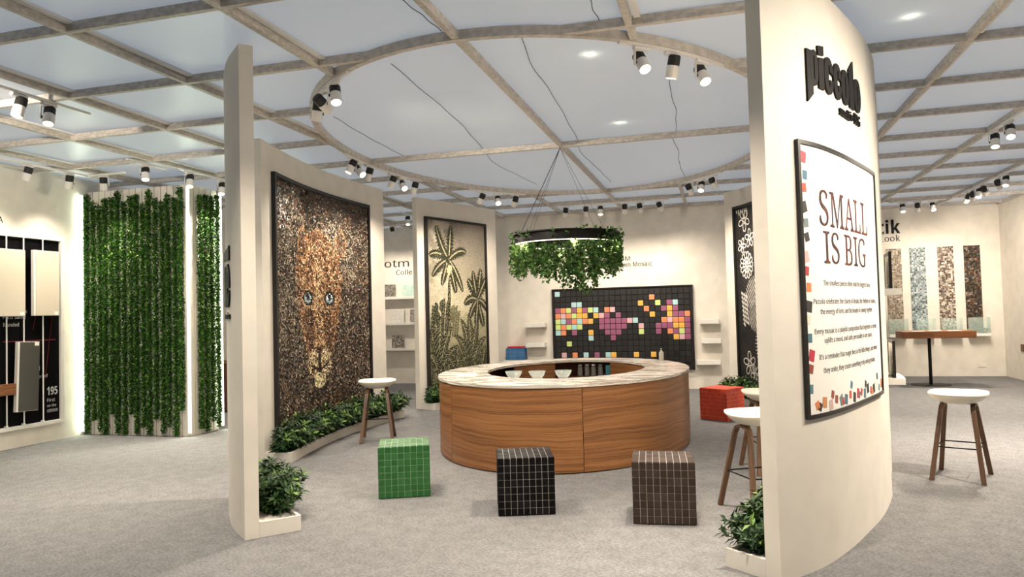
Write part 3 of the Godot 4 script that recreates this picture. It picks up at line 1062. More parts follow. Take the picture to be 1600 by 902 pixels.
func flower_canvas() -> Image:
	var W := 220
	var H := 400
	var im := Image.create(W, H, false, Image.FORMAT_RGB8)
	var wh := c255(226, 222, 214)
	im.fill(c255(26, 24, 24))
	var petal := func(c: Vector2, a: float, r0: float, r1: float, w: float):
		var d := Vector2(cos(a), sin(a))
		var n := Vector2(-d.y, d.x)
		var p := []
		for k in 13:
			var t := PI * k / 12
			p.append(c + d * lerpf(r0, r1, 0.5 - 0.5 * cos(t)) + n * w * sin(t))
		for k in 13:
			var t := PI * (12 - k) / 12
			p.append(c + d * lerpf(r0, r1, 0.5 - 0.5 * cos(t)) - n * w * sin(t))
		for k in p.size() - 1:
			line_px(im, p[k], p[k + 1], 0.85, wh)
	# outlined blossoms with broad petals along the edge
	for f in [[Vector2(40, 30), 26.0, 0.3], [Vector2(64, 74), 22.0, 0.9], [Vector2(26, 88), 18.0, 0.1], [Vector2(44, 360), 28.0, -0.4], [Vector2(70, 384), 24.0, 0.5], [Vector2(150, 90), 34.0, 0.2], [Vector2(170, 300), 34.0, 0.7]]:
		for k in 5:
			petal.call(f[0], TAU * k / 5 + f[2], f[1] * 0.25, f[1], f[1] * 0.26)
		ring_px(im, f[0], f[1] * 0.16, 1.0, wh)
	for k in 6:
		line_px(im, Vector2(6 + k * 9, 4), Vector2(9 + k * 9, 12 + (k * 5) % 9), 1.6, wh)
	# round flower with two rows of petals
	for k in 14:
		petal.call(Vector2(46, 134), TAU * k / 14, 16.0, 31.0, 5.2)
	for k in 10:
		petal.call(Vector2(46, 134), TAU * k / 10, 5.0, 17.0, 4.0)
	ring_px(im, Vector2(46, 134), 3.0, 1.5, wh)
	# hatched leaves
	for q in [[Vector2(74, 198), 34.0, 0.95, 7.6], [Vector2(88, 250), 38.0, 1.1, 7.6], [Vector2(104, 318), 28.0, -0.1, 7.6], [Vector2(160, 200), 44.0, 0.8, 7.6]]:
		var d := Vector2(cos(q[2]), sin(q[2]))
		var nrm := Vector2(-d.y, d.x)
		for k in range(-5, 6):
			var hw: float = q[1] * sqrt(maxf(0.0, 1.0 - pow(k / 5.6, 2)))
			line_px(im, q[0] + nrm * k * q[3] - d * hw, q[0] + nrm * k * q[3] + d * hw, 1.0, wh)
	# spike of small buds
	for k in 22:
		var p := Vector2(16 + (k % 3) * 9.0 + k * 0.3, 196 + k * 3.4)
		leaf_px(im, p, p + Vector2(4, 3), p + Vector2(7, 8), 2.6, wh, wh, 0)
	return im

func build_murals() -> void:
	var nz := noise(61, 0.05, 3)
	framed_mural("big_cat_mosaic", "tall black-framed mosaic of a pale-eyed big cat on a dark speckled ground", A.lion, 0.29, 3.09, 0.25, 3.24, 168, 140, 0.5, 0.25, 0.05,
		func(_u, _v, s, y): return cat_color(s, y, nz))
	var pim := palm_canvas()
	framed_mural("palm_mosaic", "tall black-framed mosaic of dark palm trees against a pale sky", A.palm, 0.17, 1.83, 0.25, 3.24, 150, 270, 0.04, 0.1, 0.03,
		func(u, v, _s, _y):
			var c := pim.get_pixel(int(u * 149.9), int((1.0 - v) * 269.9)).srgb_to_linear()
			return c * rnd(0.8, 1.2))
	var fim := flower_canvas()
	framed_mural("flower_mosaic", "black-framed mosaic of white outlined flowers and striped leaves on black", A.flower, 0.27, 1.9, 0.3, 3.26, 220, 400, 0.04, 0.12, 0.04,
		func(u, v, _s, _y):
			var c := fim.get_pixel(int(u * 219.9), int((1.0 - v) * 399.9)).srgb_to_linear()
			return c * rnd(0.85, 1.15) + Color(1, 1, 1) * (rnd(0.0, 0.03)))

# ==================================================================== framed poster and raised word
func build_poster() -> void:
	var a: Dictionary = A.pic
	var p := thing("poster", "framed white poster headed SMALL IS BIG with coloured squares along two edges", "poster")
	var s0 := 0.285
	var s1 := 1.88
	var y0 := 0.885
	var y1 := 2.54
	var fw := 0.024
	slab("sheet", a, s0 + fw, s1 - fw, y0 + fw, y1 - fw, 0.004, 0.014, M.paper, p)
	slab("frame_side", a, s0, s0 + fw, y0, y1, 0.001, 0.024, M.frame_black, p)
	slab("frame_side", a, s1 - fw, s1, y0, y1, 0.001, 0.024, M.frame_black, p)
	slab("frame_rail", a, s0 + fw, s1 - fw, y1 - fw, y1, 0.001, 0.024, M.frame_black, p)
	slab("frame_rail", a, s0 + fw, s1 - fw, y0, y0 + fw, 0.001, 0.024, M.frame_black, p)
	var map := func(x, y, z): return arc_pt(a, x, y, 0.0142 + z)
	var serif := font("Droid Serif")
	var sans := font("Droid Sans")
	var nn := noise(71, 14.0, 2)
	# the heading is filled with small dark red, brown and teal patches
	var fill := func(q: Vector3) -> Color:
		var t: float = nn.get_noise_3d(q.x, q.y, q.z)
		var pal := [lin(76, 16, 24), lin(42, 20, 18), lin(92, 34, 28), lin(46, 50, 54), lin(116, 62, 38), lin(24, 20, 20)]
		return pal[clampi(int((t + 0.6) * 5.0), 0, 5)]
	text_part("heading", "SMALL", serif, 0.515, 1.54, 2.04, 2.265, 0.0015, map, M.vertex_matte, p, fill)
	text_part("heading", "IS BIG", serif, 0.56, 1.46, 1.81, 2.01, 0.0015, map, M.vertex_matte, p, fill)
	var lines := [["The smallest pieces often hold the biggest story.", 0.534, 1.56, 1.685],
		["Piccolo celebrates the charm of details, the rhythm of colours,", 0.40, 1.72, 1.572], ["the energy of form, and the beauty of coming together.", 0.48, 1.60, 1.51],
		["Every mosaic is a playful composition that brightens a corner,", 0.40, 1.72, 1.392], ["uplifts a mood, and adds personality to any space.", 0.52, 1.56, 1.335],
		["It's a reminder that magic lives in the little things, and when", 0.44, 1.70, 1.237], ["they unite, they create something truly unforgettable.", 0.49, 1.62, 1.155]]
	for l in lines:
		text_part("text_line", l[0], sans, l[1], l[2], l[3] - 0.022, l[3] + 0.022, 0.001, map, M.ink, p)
	# loose coloured squares: down the left edge, along the foot
	var pal := [c255(196, 64, 72), c255(72, 118, 138), c255(206, 82, 60), c255(50, 48, 48), c255(116, 132, 130), c255(52, 50, 52), c255(206, 176, 170), c255(178, 70, 66), c255(222, 132, 80), c255(60, 56, 54), c255(230, 224, 206), c255(84, 118, 132), c255(190, 56, 72), c255(150, 78, 66), c255(88, 130, 142), c255(206, 142, 92)]
	var pm := []
	for c in pal:
		pm.append(mat("poster_square_%d" % pm.size(), c, 0.6))
	for i in 15:
		var y := 2.44 - i * 0.098 - 0.012 * sin(i * 2.3)
		square(p, a, 0.345 + 0.012 * sin(i * 1.7), y, 0.05 + 0.008 * cos(i * 2.1), rnd(-0.3, 0.3), pm[i % pm.size()], map)
	for i in 17:
		var x := 0.40 + i * 0.088
		var y := 0.945 + 0.028 * (0.5 + 0.5 * sin(i * 2.4))
		square(p, a, x, y, 0.055 if i % 3 else 0.042, rnd(-0.5, 0.5), pm[(i * 7 + 8) % pm.size()], map)
		if i % 2 == 0:
			square(p, a, x + 0.03, y + (0.06 if i % 4 else -0.012), 0.04, rnd(-0.5, 0.5), pm[(i * 5 + 3) % pm.size()], map)
	tag(p, "framed white poster headed SMALL IS BIG with coloured squares along two edges", "poster")

func square(p: Node, _a: Dictionary, x: float, y: float, w: float, turn: float, m: Material, map: Callable) -> void:
	var st := st_new()
	var q := []
	for zz in [0.0, 0.0016]:
		for k in [[-1, -1], [-1, 1], [1, 1], [1, -1]]:
			var v: Vector2 = Vector2(k[0], k[1] * 1.15).rotated(turn) * w * 0.5
			q.append(map.call(x + v.x, y + v.y, zz))
	quad(st, q[4], q[5], q[6], q[7])
	for k in 4:
		quad(st, q[k], q[k + 4], q[(k + 1) % 4 + 4], q[(k + 1) % 4])
	part("colored_square", st.commit(), m, p)

# a raised letter from an outer and an inner loop of equal length (inner may be missing), or a plain convex outline
func loop_letter(called: String, a: Dictionary, outer: Array, inner: Array, o0: float, o1: float, mt: Material, parent: Node, open := false) -> void:
	var st := st_new()
	var n := outer.size()
	var P := func(v: Vector2, o: float) -> Vector3: return arc_pt(a, v.x, v.y, o)
	if inner.is_empty():
		for k in range(1, n - 1):
			quad(st, P.call(outer[0], o1), P.call(outer[k], o1), P.call(outer[k + 1], o1), P.call(outer[k + 1], o1))
		for k in n:
			side(st, P, outer[k], outer[(k + 1) % n], o0, o1)
	else:
		for k in (n - 1 if open else n):
			var j := (k + 1) % n
			quad(st, P.call(outer[k], o1), P.call(outer[j], o1), P.call(inner[j], o1), P.call(inner[k], o1))
			side(st, P, outer[k], outer[j], o0, o1)
			side(st, P, inner[j], inner[k], o0, o1)
		if open:
			side(st, P, inner[0], outer[0], o0, o1)
			side(st, P, outer[n - 1], inner[n - 1], o0, o1)
	part(called, st.commit(), mt, parent)

func side(st: SurfaceTool, P: Callable, u: Vector2, v: Vector2, o0: float, o1: float) -> void:
	quad(st, P.call(u, o1), P.call(u, o0), P.call(v, o0), P.call(v, o1))

# stadium-like loop, clockwise from the middle of the right side
func stadium(cx: float, cy: float, w: float, h: float, r: float, n := 6) -> Array:
	var o := []
	for q in 4:
		var sx: float = [1, -1, -1, 1][q]
		var sy: float = [-1, -1, 1, 1][q]
		for k in n + 1:
			var t := PI / 2 * k / n
			var a: float = [-t, -PI / 2 - t, PI - t, PI / 2 - t][q]
			o.append(Vector2(cx + sx * (w / 2 - r) + r * cos(a), cy + sy * (h / 2 - r * 1.6) + r * 1.6 * sin(a)))
	return o

func build_logo() -> void:
	var a: Dictionary = A.pic
	var t := thing("raised_word", "thick black raised lettering of a short word high on the right partition", "lettering")
	var B := 2.905
	var X := 3.13
	var H := X - B
	var d0 := 0.001
	var d1 := 0.013
	var m: Material = M.sign_black
	# p: a stem cut off at a slant, and a bowl
	loop_letter("letter_p", a, [Vector2(0.435, 3.118), Vector2(0.512, 3.118), Vector2(0.512, 2.85), Vector2(0.437, 2.79)], [], d0, d1, m, t)
	loop_letter("letter_p", a, stadium(0.535, B + H / 2, 0.108, H, 0.052), stadium(0.53, B + H / 2, 0.014, H * 0.66, 0.006), d0, d1, m, t)
	# i
	loop_letter("letter_i", a, [Vector2(0.598, 3.095), Vector2(0.682, 3.108), Vector2(0.682, B), Vector2(0.598, B)], [], d0, d1, m, t)
	loop_letter("letter_i", a, [Vector2(0.594, 3.17), Vector2(0.686, 3.185), Vector2(0.686, 3.125), Vector2(0.594, 3.112)], [], d0, d1, m, t)
	# two c: the ring is open for a small square notch at the right
	for cx in [0.772, 0.941]:
		var o := stadium(cx, B + H / 2, 0.163, H + 0.01, 0.066)
		var i := stadium(cx + 0.006, B + H / 2, 0.022, H * 0.64, 0.01)
		var notch := func(v: Array, xr: float) -> Array:
			var w := v.duplicate()
			w.push_front(Vector2(xr, B + H * 0.40))
			w.push_back(Vector2(xr, B + H * 0.62))
			return w
		loop_letter("letter_c", a, notch.call(o, cx + 0.0815), notch.call(i, cx + 0.017), d0, d1, m, t, true)
	loop_letter("letter_o", a, stadium(1.115, B + H / 2, 0.186, H + 0.01, 0.074), stadium(1.115, B + H / 2, 0.02, H * 0.66, 0.009), d0, d1, m, t)
	loop_letter("letter_l", a, [Vector2(1.215, 3.165), Vector2(1.335, 3.25), Vector2(1.335, B), Vector2(1.215, B)], [], d0, d1, m, t)
	loop_letter("letter_o", a, stadium(1.432, B + H / 2 + 0.01, 0.186, H + 0.01, 0.074), stadium(1.432, B + H / 2 + 0.01, 0.02, H * 0.66, 0.009), d0, d1, m, t)
	var s := thing("raised_tagline", "small black raised lettering of a tagline under the thick word", "lettering")
	var map := func(x, y, z): return arc_pt(a, x, y, 0.001 + z)
	text_part("tagline_word", "small", font("Droid Serif", true), 0.962, 1.2, 2.806, 2.87, 0.012, map, M.sign_black, s)
	text_part("tagline_word", "is", font("Droid Serif", true), 1.228, 1.285, 2.818, 2.878, 0.012, map, M.sign_black, s)
	text_part("tagline_word", "BIG", font("Droid Serif", true), 1.325, 1.49, 2.815, 2.888, 0.012, map, M.sign_black, s)
	# the logo on the outside of the near left partition, letters ending near its right hand edge
	a = A.near
	var L: float = a.len
	var q := thing("outer_logo", "black raised logo with a bar on top on the outside of the near left partition", "lettering")
	loop_letter("logo_bar", a, [Vector2(L - 0.86, 2.03), Vector2(L - 0.86, 2.1), Vector2(L - 0.36, 2.12), Vector2(L - 0.36, 2.01)], [], d0, d1, m, q)
	loop_letter("letter_n", a, [Vector2(L - 0.8, 1.66), Vector2(L - 0.8, 1.98), Vector2(L - 0.71, 1.98), Vector2(L - 0.71, 1.66)], [], d0, d1, m, q)
	loop_letter("letter_n", a, [Vector2(L - 0.69, 1.66), Vector2(L - 0.69, 1.98), Vector2(L - 0.6, 1.96), Vector2(L - 0.6, 1.66)], [], d0, d1, m, q)
	var o := stadium(L - 0.46, 1.82, 0.2, 0.33, 0.08)
	var i := stadium(L - 0.455, 1.82, 0.03, 0.2, 0.012)
	o.push_front(Vector2(L - 0.36, 1.75))
	i.push_front(Vector2(L - 0.44, 1.75))
	o.push_back(Vector2(L - 0.36, 1.80))
	i.push_back(Vector2(L - 0.44, 1.80))
	loop_letter("letter_e", a, o, i, d0, d1, m, q, true)
	map = func(x, y, z): return arc_pt(a, x, y, 0.001 + z)
	text_part("small_word", "ceramics", font("Droid Sans", true), L - 0.86, L - 0.36, 1.565, 1.615, 0.01, map, M.sign_black, q)

# ==================================================================== rear wall: tile board, ledges, lettering
const BOARD := ["b.......................", ".................o......", "...bb..........y..l.pb..", "polpyplb.ok.....o..pyp..", "okolyy.ykp.p.....y..yppo", "lbpoboy.pppppkb....okoop", "lolbl...ppppp..k..pppyyp", "bo.p..y..ppp...l..p.oplp", "......b...p..........ykp", "..l.....................", "........................", ".k.o.b.p.by...y..y......"]

func ledge(label: String, x0: float, x1: float, y: float, z: float, group := "") -> Node3D:
	var w := x1 - x0
	var t := thing("wall_ledge", label, "ledge", Vector3((x0 + x1) / 2, y, z), 0.0, group)
	boxp("front_lip", Vector3(0, -0.045, 0.215), Vector3(w, 0.09, 0.02), M.shelf_white, t, 0.003)
	boxp("bottom_board", Vector3(0, -0.08, 0.105), Vector3(w - 0.002, 0.02, 0.205), M.shelf_white, t)
	boxp("side_board", Vector3(-w / 2 + 0.01, -0.045, 0.105), Vector3(0.02, 0.088, 0.2), M.shelf_white, t)
	boxp("side_board", Vector3(w / 2 - 0.01, -0.045, 0.105), Vector3(0.02, 0.088, 0.2), M.shelf_white, t)
	return t

func build_back_wall() -> void:
	var z := -14.75
	var b := thing("tile_board", "wide black board of square tiles with pastel squares scattered in a pixel pattern", "tile board", Vector3(-1.875, 0, z))
	boxp("backing", Vector3(0, 1.2, 0.02), Vector3(2.76, 1.62, 0.036), M.mosaic_backing, b)
	var rim := 0.02
	boxp("rim", Vector3(0, 2.015, 0.03), Vector3(2.8, rim, 0.058), M.frame_black, b)
	boxp("rim", Vector3(0, 0.385, 0.03), Vector3(2.8, rim, 0.058), M.frame_black, b)
	boxp("rim", Vector3(-1.39, 1.2, 0.03), Vector3(rim, 1.61, 0.058), M.frame_black, b)
	boxp("rim", Vector3(1.39, 1.2, 0.03), Vector3(rim, 1.61, 0.058), M.frame_black, b)
	var blacks := []
	for k in 4:
		blacks.append(mat("black_tile_%d" % k, c255(15 + 4 * k, 14 + 4 * k, 14 + 4 * k), 0.45 + 0.06 * k))
	var cols := {"b": c255(176, 214, 218), "o": c255(232, 146, 106), "l": c255(204, 224, 140), "p": c255(158, 92, 124), "y": c255(236, 188, 92), "k": c255(222, 178, 184)}
	var cm := {}
	for k in cols:
		cm[k] = mat("tile_" + k, cols[k], 0.4)
	var tm := box_mesh(Vector3(0.102, 0.102, 0.014), 0.003)
	var dot := box_mesh(Vector3(0.044, 0.044, 0.004), 0.002)
	var dm := {}
	for k in cols:
		dm[k] = mat("tile_dot_" + k, (cols[k] as Color).lerp(c255(255, 150, 40) if k in ["y", "o"] else c255(150, 80, 120), 0.3), 0.4)
	for r in 12:
		for c in 24:
			var ch: String = BOARD[r][c]
			var at := Vector3(-1.285 + 0.1117 * c, 1.92 - 0.1127 * r, 0.046 + rnd(0, 0.002))
			if ch == ".":
				part("black_tile", tm, blacks[rng.randi() % 4], b, at)
			else:
				var t := part("colored_tile", tm, cm[ch], b, at + Vector3(0, 0, 0.006))
				if ch in ["y", "o", "p"]:
					part("inset", dot, dm[ch], t, Vector3(0, 0, 0.008))
	var st := st_new()
	for c in 24:
		add_box(st, Vector3(-1.285 + 0.1117 * c, 1.92 - 0.1127 * 12, 0.046), Vector3(0.102, 0.102, 0.014), 0.003)
	part("lowest_tile_row", st.commit(), blacks[1], b).set_meta("kind", "stuff")
	# lettering on the wall
	var map := func(x, y, zz): return Vector3(x, y, z + 0.001 + zz)
	var t1 := thing("wall_lettering", "small dark lettering above the tile board, half hidden by the hanging ivy", "lettering")
	text_part("lettering_line", "DIYOM", font("Droid Sans"), -2.08, -1.67, 2.545, 2.635, 0.006, map, M.sign_black, t1)
	text_part("lettering_line", "Your Own Mosaic", font("Droid Sans"), -2.2, -1.24, 2.425, 2.52, 0.006, map, M.sign_black, t1)
	# ledges either side
	var g := "small white ledges beside the tile board"
	ledge("upper of the white ledges left of the tile board", -3.82, -3.40, 1.35, z, g)
	ledge("white ledge left of the tile board, below the upper one", -3.80, -3.41, 0.945, z, g)
	ledge("white ledge holding the blue tiled box", -4.30, -3.72, 0.60, z, g)
	ledge("topmost of the three white ledges right of the tile board", -0.36, 0.0, 1.35, z, g)
	ledge("middle of the three white ledges right of the tile board", -0.34, 0.02, 0.975, z, g)
	ledge("lowest of the three white ledges right of the tile board", -0.44, 0.0, 0.57, z, g)
	tiled_cube("tiled_box", "small blue tiled box on the ledge left of the tile board", "box", Vector3(-4.03, 0.602, z + 0.14), 0.0, Vector3(0.40, 0.24, 0.18), 4, 3, c255(44, 100, 150), M.grout_grey, 0.15)
	var r := thing("red_tray", "flat red tray lying on the blue tiled box", "tray", Vector3(-4.03, 0.846, z + 0.14))
	boxp("tray_base", Vector3(0, 0.005, 0), Vector3(0.34, 0.01, 0.16), M.red_plastic, r, 0.003)
	for s in [-1, 1]:
		boxp("tray_lip", Vector3(0.165 * s, 0.016, 0), Vector3(0.01, 0.03, 0.16), M.red_plastic, r, 0.002)
		boxp("tray_lip", Vector3(0, 0.016, 0.075 * s), Vector3(0.32, 0.03, 0.01), M.red_plastic, r, 0.002)

# ==================================================================== far right wall: mosaic strips, glass cases, table
func build_far_wall() -> void:
	var z := -17.4
	var map := func(x, y, zz): return Vector3(x, y, z + 0.001 + zz)
	var t1 := thing("far_lettering", "large black lettering on the far right wall above the mosaic strips", "lettering")
	text_part("lettering_line", "tik", font("Droid Sans", true), 3.36, 3.80, 3.06, 3.36, 0.012, map, M.sign_black, t1)
	text_part("lettering_line", "Look", font("Droid Sans"), 3.40, 3.79, 2.89, 3.03, 0.008, map, M.ink, t1)
	var tones := [
		[c255(158, 144, 124), c255(128, 114, 96), c255(184, 172, 152), c255(96, 82, 68), c255(142, 130, 112)],
		[c255(170, 186, 190), c255(104, 124, 130), c255(48, 62, 68), c255(140, 160, 166), c255(206, 212, 210)],
		[c255(212, 204, 190), c255(84, 56, 40), c255(46, 38, 34), c255(176, 164, 146), c255(120, 98, 80)],
		[c255(84, 62, 46), c255(46, 40, 34), c255(124, 86, 60), c255(64, 64, 54), c255(36, 30, 26)]]
	var xs := [3.50, 3.96, 4.49, 4.985]
	var ls := ["beige mosaic strip half hidden behind the poster partition", "blue-grey mosaic strip, second from the left on the far right wall", "white and brown mosaic strip on the far right wall", "darkest brown mosaic strip, last before the corner on the far right wall"]
	for k in 4:
		var o := thing("mosaic_strip", ls[k], "mosaic panel", Vector3(xs[k] + 0.145, 0, z), 0.0, "narrow mosaic strips on the far right wall")
		boxp("backing", Vector3(0, 1.86, 0.011), Vector3(0.30, 1.74, 0.018), M.grout_grey if k < 3 else M.mosaic_backing, o)
		var a := arc([Vector2(-0.15, 0), Vector2(0, 0), Vector2(0.15, 0)])
		var pal: Array = tones[k]
		part("mosaic_tiles", tesserae(a, 0.0, 0.3, 0.99, 2.73, 9, 52, 0.022, 0.08, 0.12, 0.04,
			func(_u, _v, _s, _y):
				var c: Color = pal[rng.randi() % 5]
				return (c.lerp(pal[rng.randi() % 5], rnd(0, 0.4))).srgb_to_linear()), M.vertex_gloss, o).set_meta("kind", "stuff")
	var gl := ["glass case under the beige mosaic strip, partly behind the wooden table", "glass case under the blue-grey mosaic strip", "glass case under the white and brown mosaic strip", "glass case under the darkest mosaic strip, nearest the corner"]
	var gx := [3.47, 3.99, 4.49, 4.99]
	for k in 4:
		var o := thing("glass_case", gl[k], "display case", Vector3(gx[k] + 0.18, 0.9, z), 0.0, "glass cases on ledges under the mosaic strips")
		boxp("ledge", Vector3(0, -0.03, 0.12), Vector3(0.37, 0.06, 0.235), M.shelf_white, o, 0.003)
		boxp("front_pane", Vector3(0, 0.165, 0.225), Vector3(0.36, 0.32, 0.006), M.tinted_glass, o)
		boxp("side_pane", Vector3(-0.177, 0.165, 0.115), Vector3(0.006, 0.32, 0.21), M.tinted_glass, o)
		boxp("side_pane", Vector3(0.177, 0.165, 0.115), Vector3(0.006, 0.32, 0.21), M.tinted_glass, o)
		var st := st_new()
		for q in 60:
			add_box(st, Vector3(rnd(-0.15, 0.15), 0.012 + rnd(0, 0.09) * (0.5 if k < 3 else 1.0), rnd(0.03, 0.2)), Vector3(0.035, 0.035, 0.008), 0.0, Basis(rdir(), rnd(0, TAU)), (tones[k][q % 5] as Color).lerp(c255(60, 90, 80), 0.4).srgb_to_linear())
		part("loose_tiles", st.commit(), M.vertex_gloss, o).set_meta("kind", "stuff")
	var s := thing("wall_socket", "small white socket plate low on the far right wall", "socket", Vector3(5.22, 0.23, z))
	boxp("plate", Vector3(0, 0, 0.006), Vector3(0.16, 0.085, 0.01), M.white_plastic, s, 0.003)
	for k in 3:
		boxp("switch", Vector3(-0.045 + 0.045 * k, 0, 0.0125), Vector3(0.03, 0.045, 0.004), M.shelf_white, s, 0.001)
	var rb := thing("brown_plaque", "small brown plaque on the right wall at the very edge of view", "plaque", Vector3(5.66, 0.63, -16.44))
	boxp("plaque_board", Vector3(-0.012, 0, 0), Vector3(0.022, 0.14, 0.16), M.crate_brown, rb, 0.003)
	boxp("plaque_face", Vector3(-0.0245, 0, 0), Vector3(0.003, 0.1, 0.12), M.walnut, rb)
	# high wooden table on one black post
	var t := thing("pedestal_table", "high table with a thick wooden top on one black post, before the mosaic strips", "table", Vector3(3.82, 0, -15.6))
	var st := st_new()
	add_box(st, Vector3(0.1, 0.955, 0.0), Vector3(1.22, 0.13, 0.62), 0.006)
	part("table_top", st.commit(), M.table_wood, t)
	st = st_new()
	add_lathe(st, [Vector2(0.03, 0.012), Vector2(0.03, 0.889)], 16)
	part("post", st.commit(), M.black_metal, t)
	st = st_new()
	add_lathe(st, [Vector2(0.0, 0.0), Vector2(0.34, 0.0), Vector2(0.34, 0.008), Vector2(0.3, 0.014), Vector2(0.0, 0.016)], 36)
	part("base_plate", st.commit(), M.black_metal, t)
	for k in 3:
		var p := boxp("paper_sheet", Vector3(3.62 + 0.3 * k, 1.0225, -15.5 - 0.08 * (k % 2)), Vector3(0.21, 0.004, 0.15), M.paper, self, 0.0, Basis(Vector3.UP, 0.2 * k - 0.2))
		tag(p, ["leftmost white sheet lying on the wooden pedestal table", "middle white sheet lying on the wooden pedestal table", "rightmost white sheet lying on the wooden pedestal table"][k], "paper", "white sheets on the pedestal table")
	# ledges and leaning framed boards on the partition behind the poster
	var a: Dictionary = A.disp
	var yy := [[1.70, "upper"], [0.83, "lower"]]
	for e in yy:
		var o := slab("partition_ledge", a, 1.0, 1.6, e[0] - 0.06, e[0], 0.001, 0.15, M.shelf_white, self)
		tag(o, e[1] + " white ledge sticking out beside the poster partition", "ledge")
		var fb := thing("framed_board", "black framed sample board leaning on the " + e[1] + " ledge beside the poster partition", "sample board")
		var h := 0.36
		for q in [[1.05, 1.08, 0.0, h], [1.5, 1.53, 0.0, h], [1.08, 1.5, 0.0, 0.03], [1.08, 1.5, h - 0.03, h]]:
			slab("frame_bar", a, q[0], q[1], e[0] + 0.001 + q[2], e[0] + 0.001 + q[3], 0.05, 0.075, M.frame_black, fb)
		slab("board_face", a, 1.08, 1.5, e[0] + 0.03, e[0] + h - 0.03, 0.055, 0.068, M.paper, fb)

# ==================================================================== far left wall: display recess
func build_left_wall() -> void:
	var X := -8.7
	var map := func(x, y, zz): return Vector3(X + 0.014 + zz, y, -x)
	var d := thing("display_panel", "tall black display panel with dates and thin red lines set in the left white wall", "display panel", Vector3(X, 0, -6.6))
	boxp("panel", Vector3(0.007, 1.49, 0), Vector3(0.012, 2.42, 2.84), M.panel_black, d)
	for e in [[Vector3(0.027, 2.725, 0), Vector3(0.05, 0.05, 2.94)], [Vector3(0.027, 0.255, 0), Vector3(0.05, 0.05, 2.94)], [Vector3(0.027, 1.49, -1.445), Vector3(0.05, 2.42, 0.05)], [Vector3(0.027, 1.49, 1.445), Vector3(0.05, 2.42, 0.05)]]:
		boxp("surround", e[0], e[1], M.shelf_white, d, 0.003)
	for r in [[7.80, 0.85, 7.98, 2.2], [7.62, 1.5, 7.76, 2.15], [7.2, 1.36, 7.96, 1.36]]:
		var p0: Vector3 = map.call(r[0], r[1], 0.0) - d.position
		var p1: Vector3 = map.call(r[2], r[3], 0.0) - d.position
		var st := st_new()
		add_box(st, (p0 + p1) / 2, Vector3(0.002, 0.014, p0.distance_to(p1)), 0.0, Basis.looking_at(p1 - p0, Vector3.RIGHT if absf((p1 - p0).normalized().y) > 0.9 else Vector3.UP))
		part("red_line", st.commit(), M.panel_red, d)
	var local := func(x, y, zz): return map.call(x, y, zz) - d.position
	var tx := [["195", 7.86, 7.99, 1.98, 2.09, true], ["marble", 7.87, 7.99, 1.90, 1.945, false], ["quarry", 7.87, 7.98, 1.82, 1.865, false], ["6", 7.34, 7.40, 1.80, 1.92, true], ["ceramic", 7.39, 7.54, 1.72, 1.765, false], ["Puro Sante", 7.2, 7.52, 1.645, 1.695, false], ["founded", 7.2, 7.42, 1.55, 1.6, false],
		["40", 7.62, 7.72, 0.94, 1.05, true], ["action of", 7.6, 7.84, 0.86, 0.905, false], ["ing", 7.62, 7.7, 0.78, 0.825, false], ["195", 7.83, 7.99, 0.62, 0.73, true], ["First", 7.83, 7.95, 0.53, 0.575, false], ["on the", 7.83, 7.97, 0.46, 0.5, false], ["common", 7.83, 7.99, 0.39, 0.43, false]]
	for t in tx:
		text_part("printed_text", t[0], font("Droid Sans", t[5]), t[1], t[2], t[3], t[4], 0.001, local, M.panel_text, d)
	# thin rods and the boards they carry
	var rods := [[7.22, "thin white rod behind the leftmost white board"], [7.46, "thin white rod between the two white boards"], [7.74, "thin white rod behind the right white board"]]
	for r in rods:
		var o := thing("white_rod", r[1], "rod", Vector3(X + 0.05, 0.28, -r[0]), 0.0, "thin rods in the display recess")
		var st := st_new()
		add_tube(st, [Vector3(0, 0.0, 0), Vector3(0, 2.42, 0)], 0.009, 8)
		part("bar", st.commit(), M.white_metal, o)
		boxp("rod_foot", Vector3(-0.01, 0.012, 0), Vector3(0.04, 0.02, 0.03), M.white_metal, o, 0.002)
	var bs := [["large white sample board at the left edge of the view, hanging on a rod", 7.2, 2.105, 0.44, 0.85, mat("board_cream", c255(206, 196, 178), 0.6), 0.0], ["large white sample board hanging on the right rod of the display recess", 7.735, 2.115, 0.38, 0.86, mat("board_cream_b", c255(206, 196, 178), 0.6), 0.0], ["dark grey tilted sample board hanging below the white ones", 7.46, 0.905, 0.31, 0.89, M.grey_stone, -0.035]]
	for b in bs:
		var o := thing("sample_board", b[0], "sample board", Vector3(X + 0.085, b[2], -b[1]))
		o.rotation.x = b[6]
		boxp("board_body", Vector3(0.01, 0, 0), Vector3(0.05, b[4], b[3]), M.shelf_white, o, 0.003)
		boxp("board_face", Vector3(0.039, 0, -0.012), Vector3(0.006, b[4] - 0.01, b[3] - 0.03), b[5], o)
		boxp("label_tag", Vector3(0.044, -b[4] / 2 + 0.03 if b[6] == 0.0 else b[4] / 2 - 0.03, -b[3] / 2 + 0.05), Vector3(0.004, 0.045, 0.06), M.paper, o)
	var hb := thing("wooden_ledge", "short brown wooden ledge at the left edge of the view, beside the grey board", "ledge", Vector3(X + 0.02, 0.76, -7.12))
	boxp("ledge_board", Vector3(0.06, 0, 0), Vector3(0.08, 0.14, 0.34), M.table_wood, hb, 0.004)
	boxp("bracket", Vector3(0.01, 0, 0), Vector3(0.02, 0.08, 0.2), M.black_metal, hb)
	var lt := thing("left_lettering", "small dark letter on the left wall above the display recess", "lettering")
	text_part("lettering_line", "A", font("Droid Sans"), 7.145, 7.215, 2.865, 2.945, 0.004, func(x, y, zz): return Vector3(X + 0.001 + zz, y, -x), M.ink, lt)
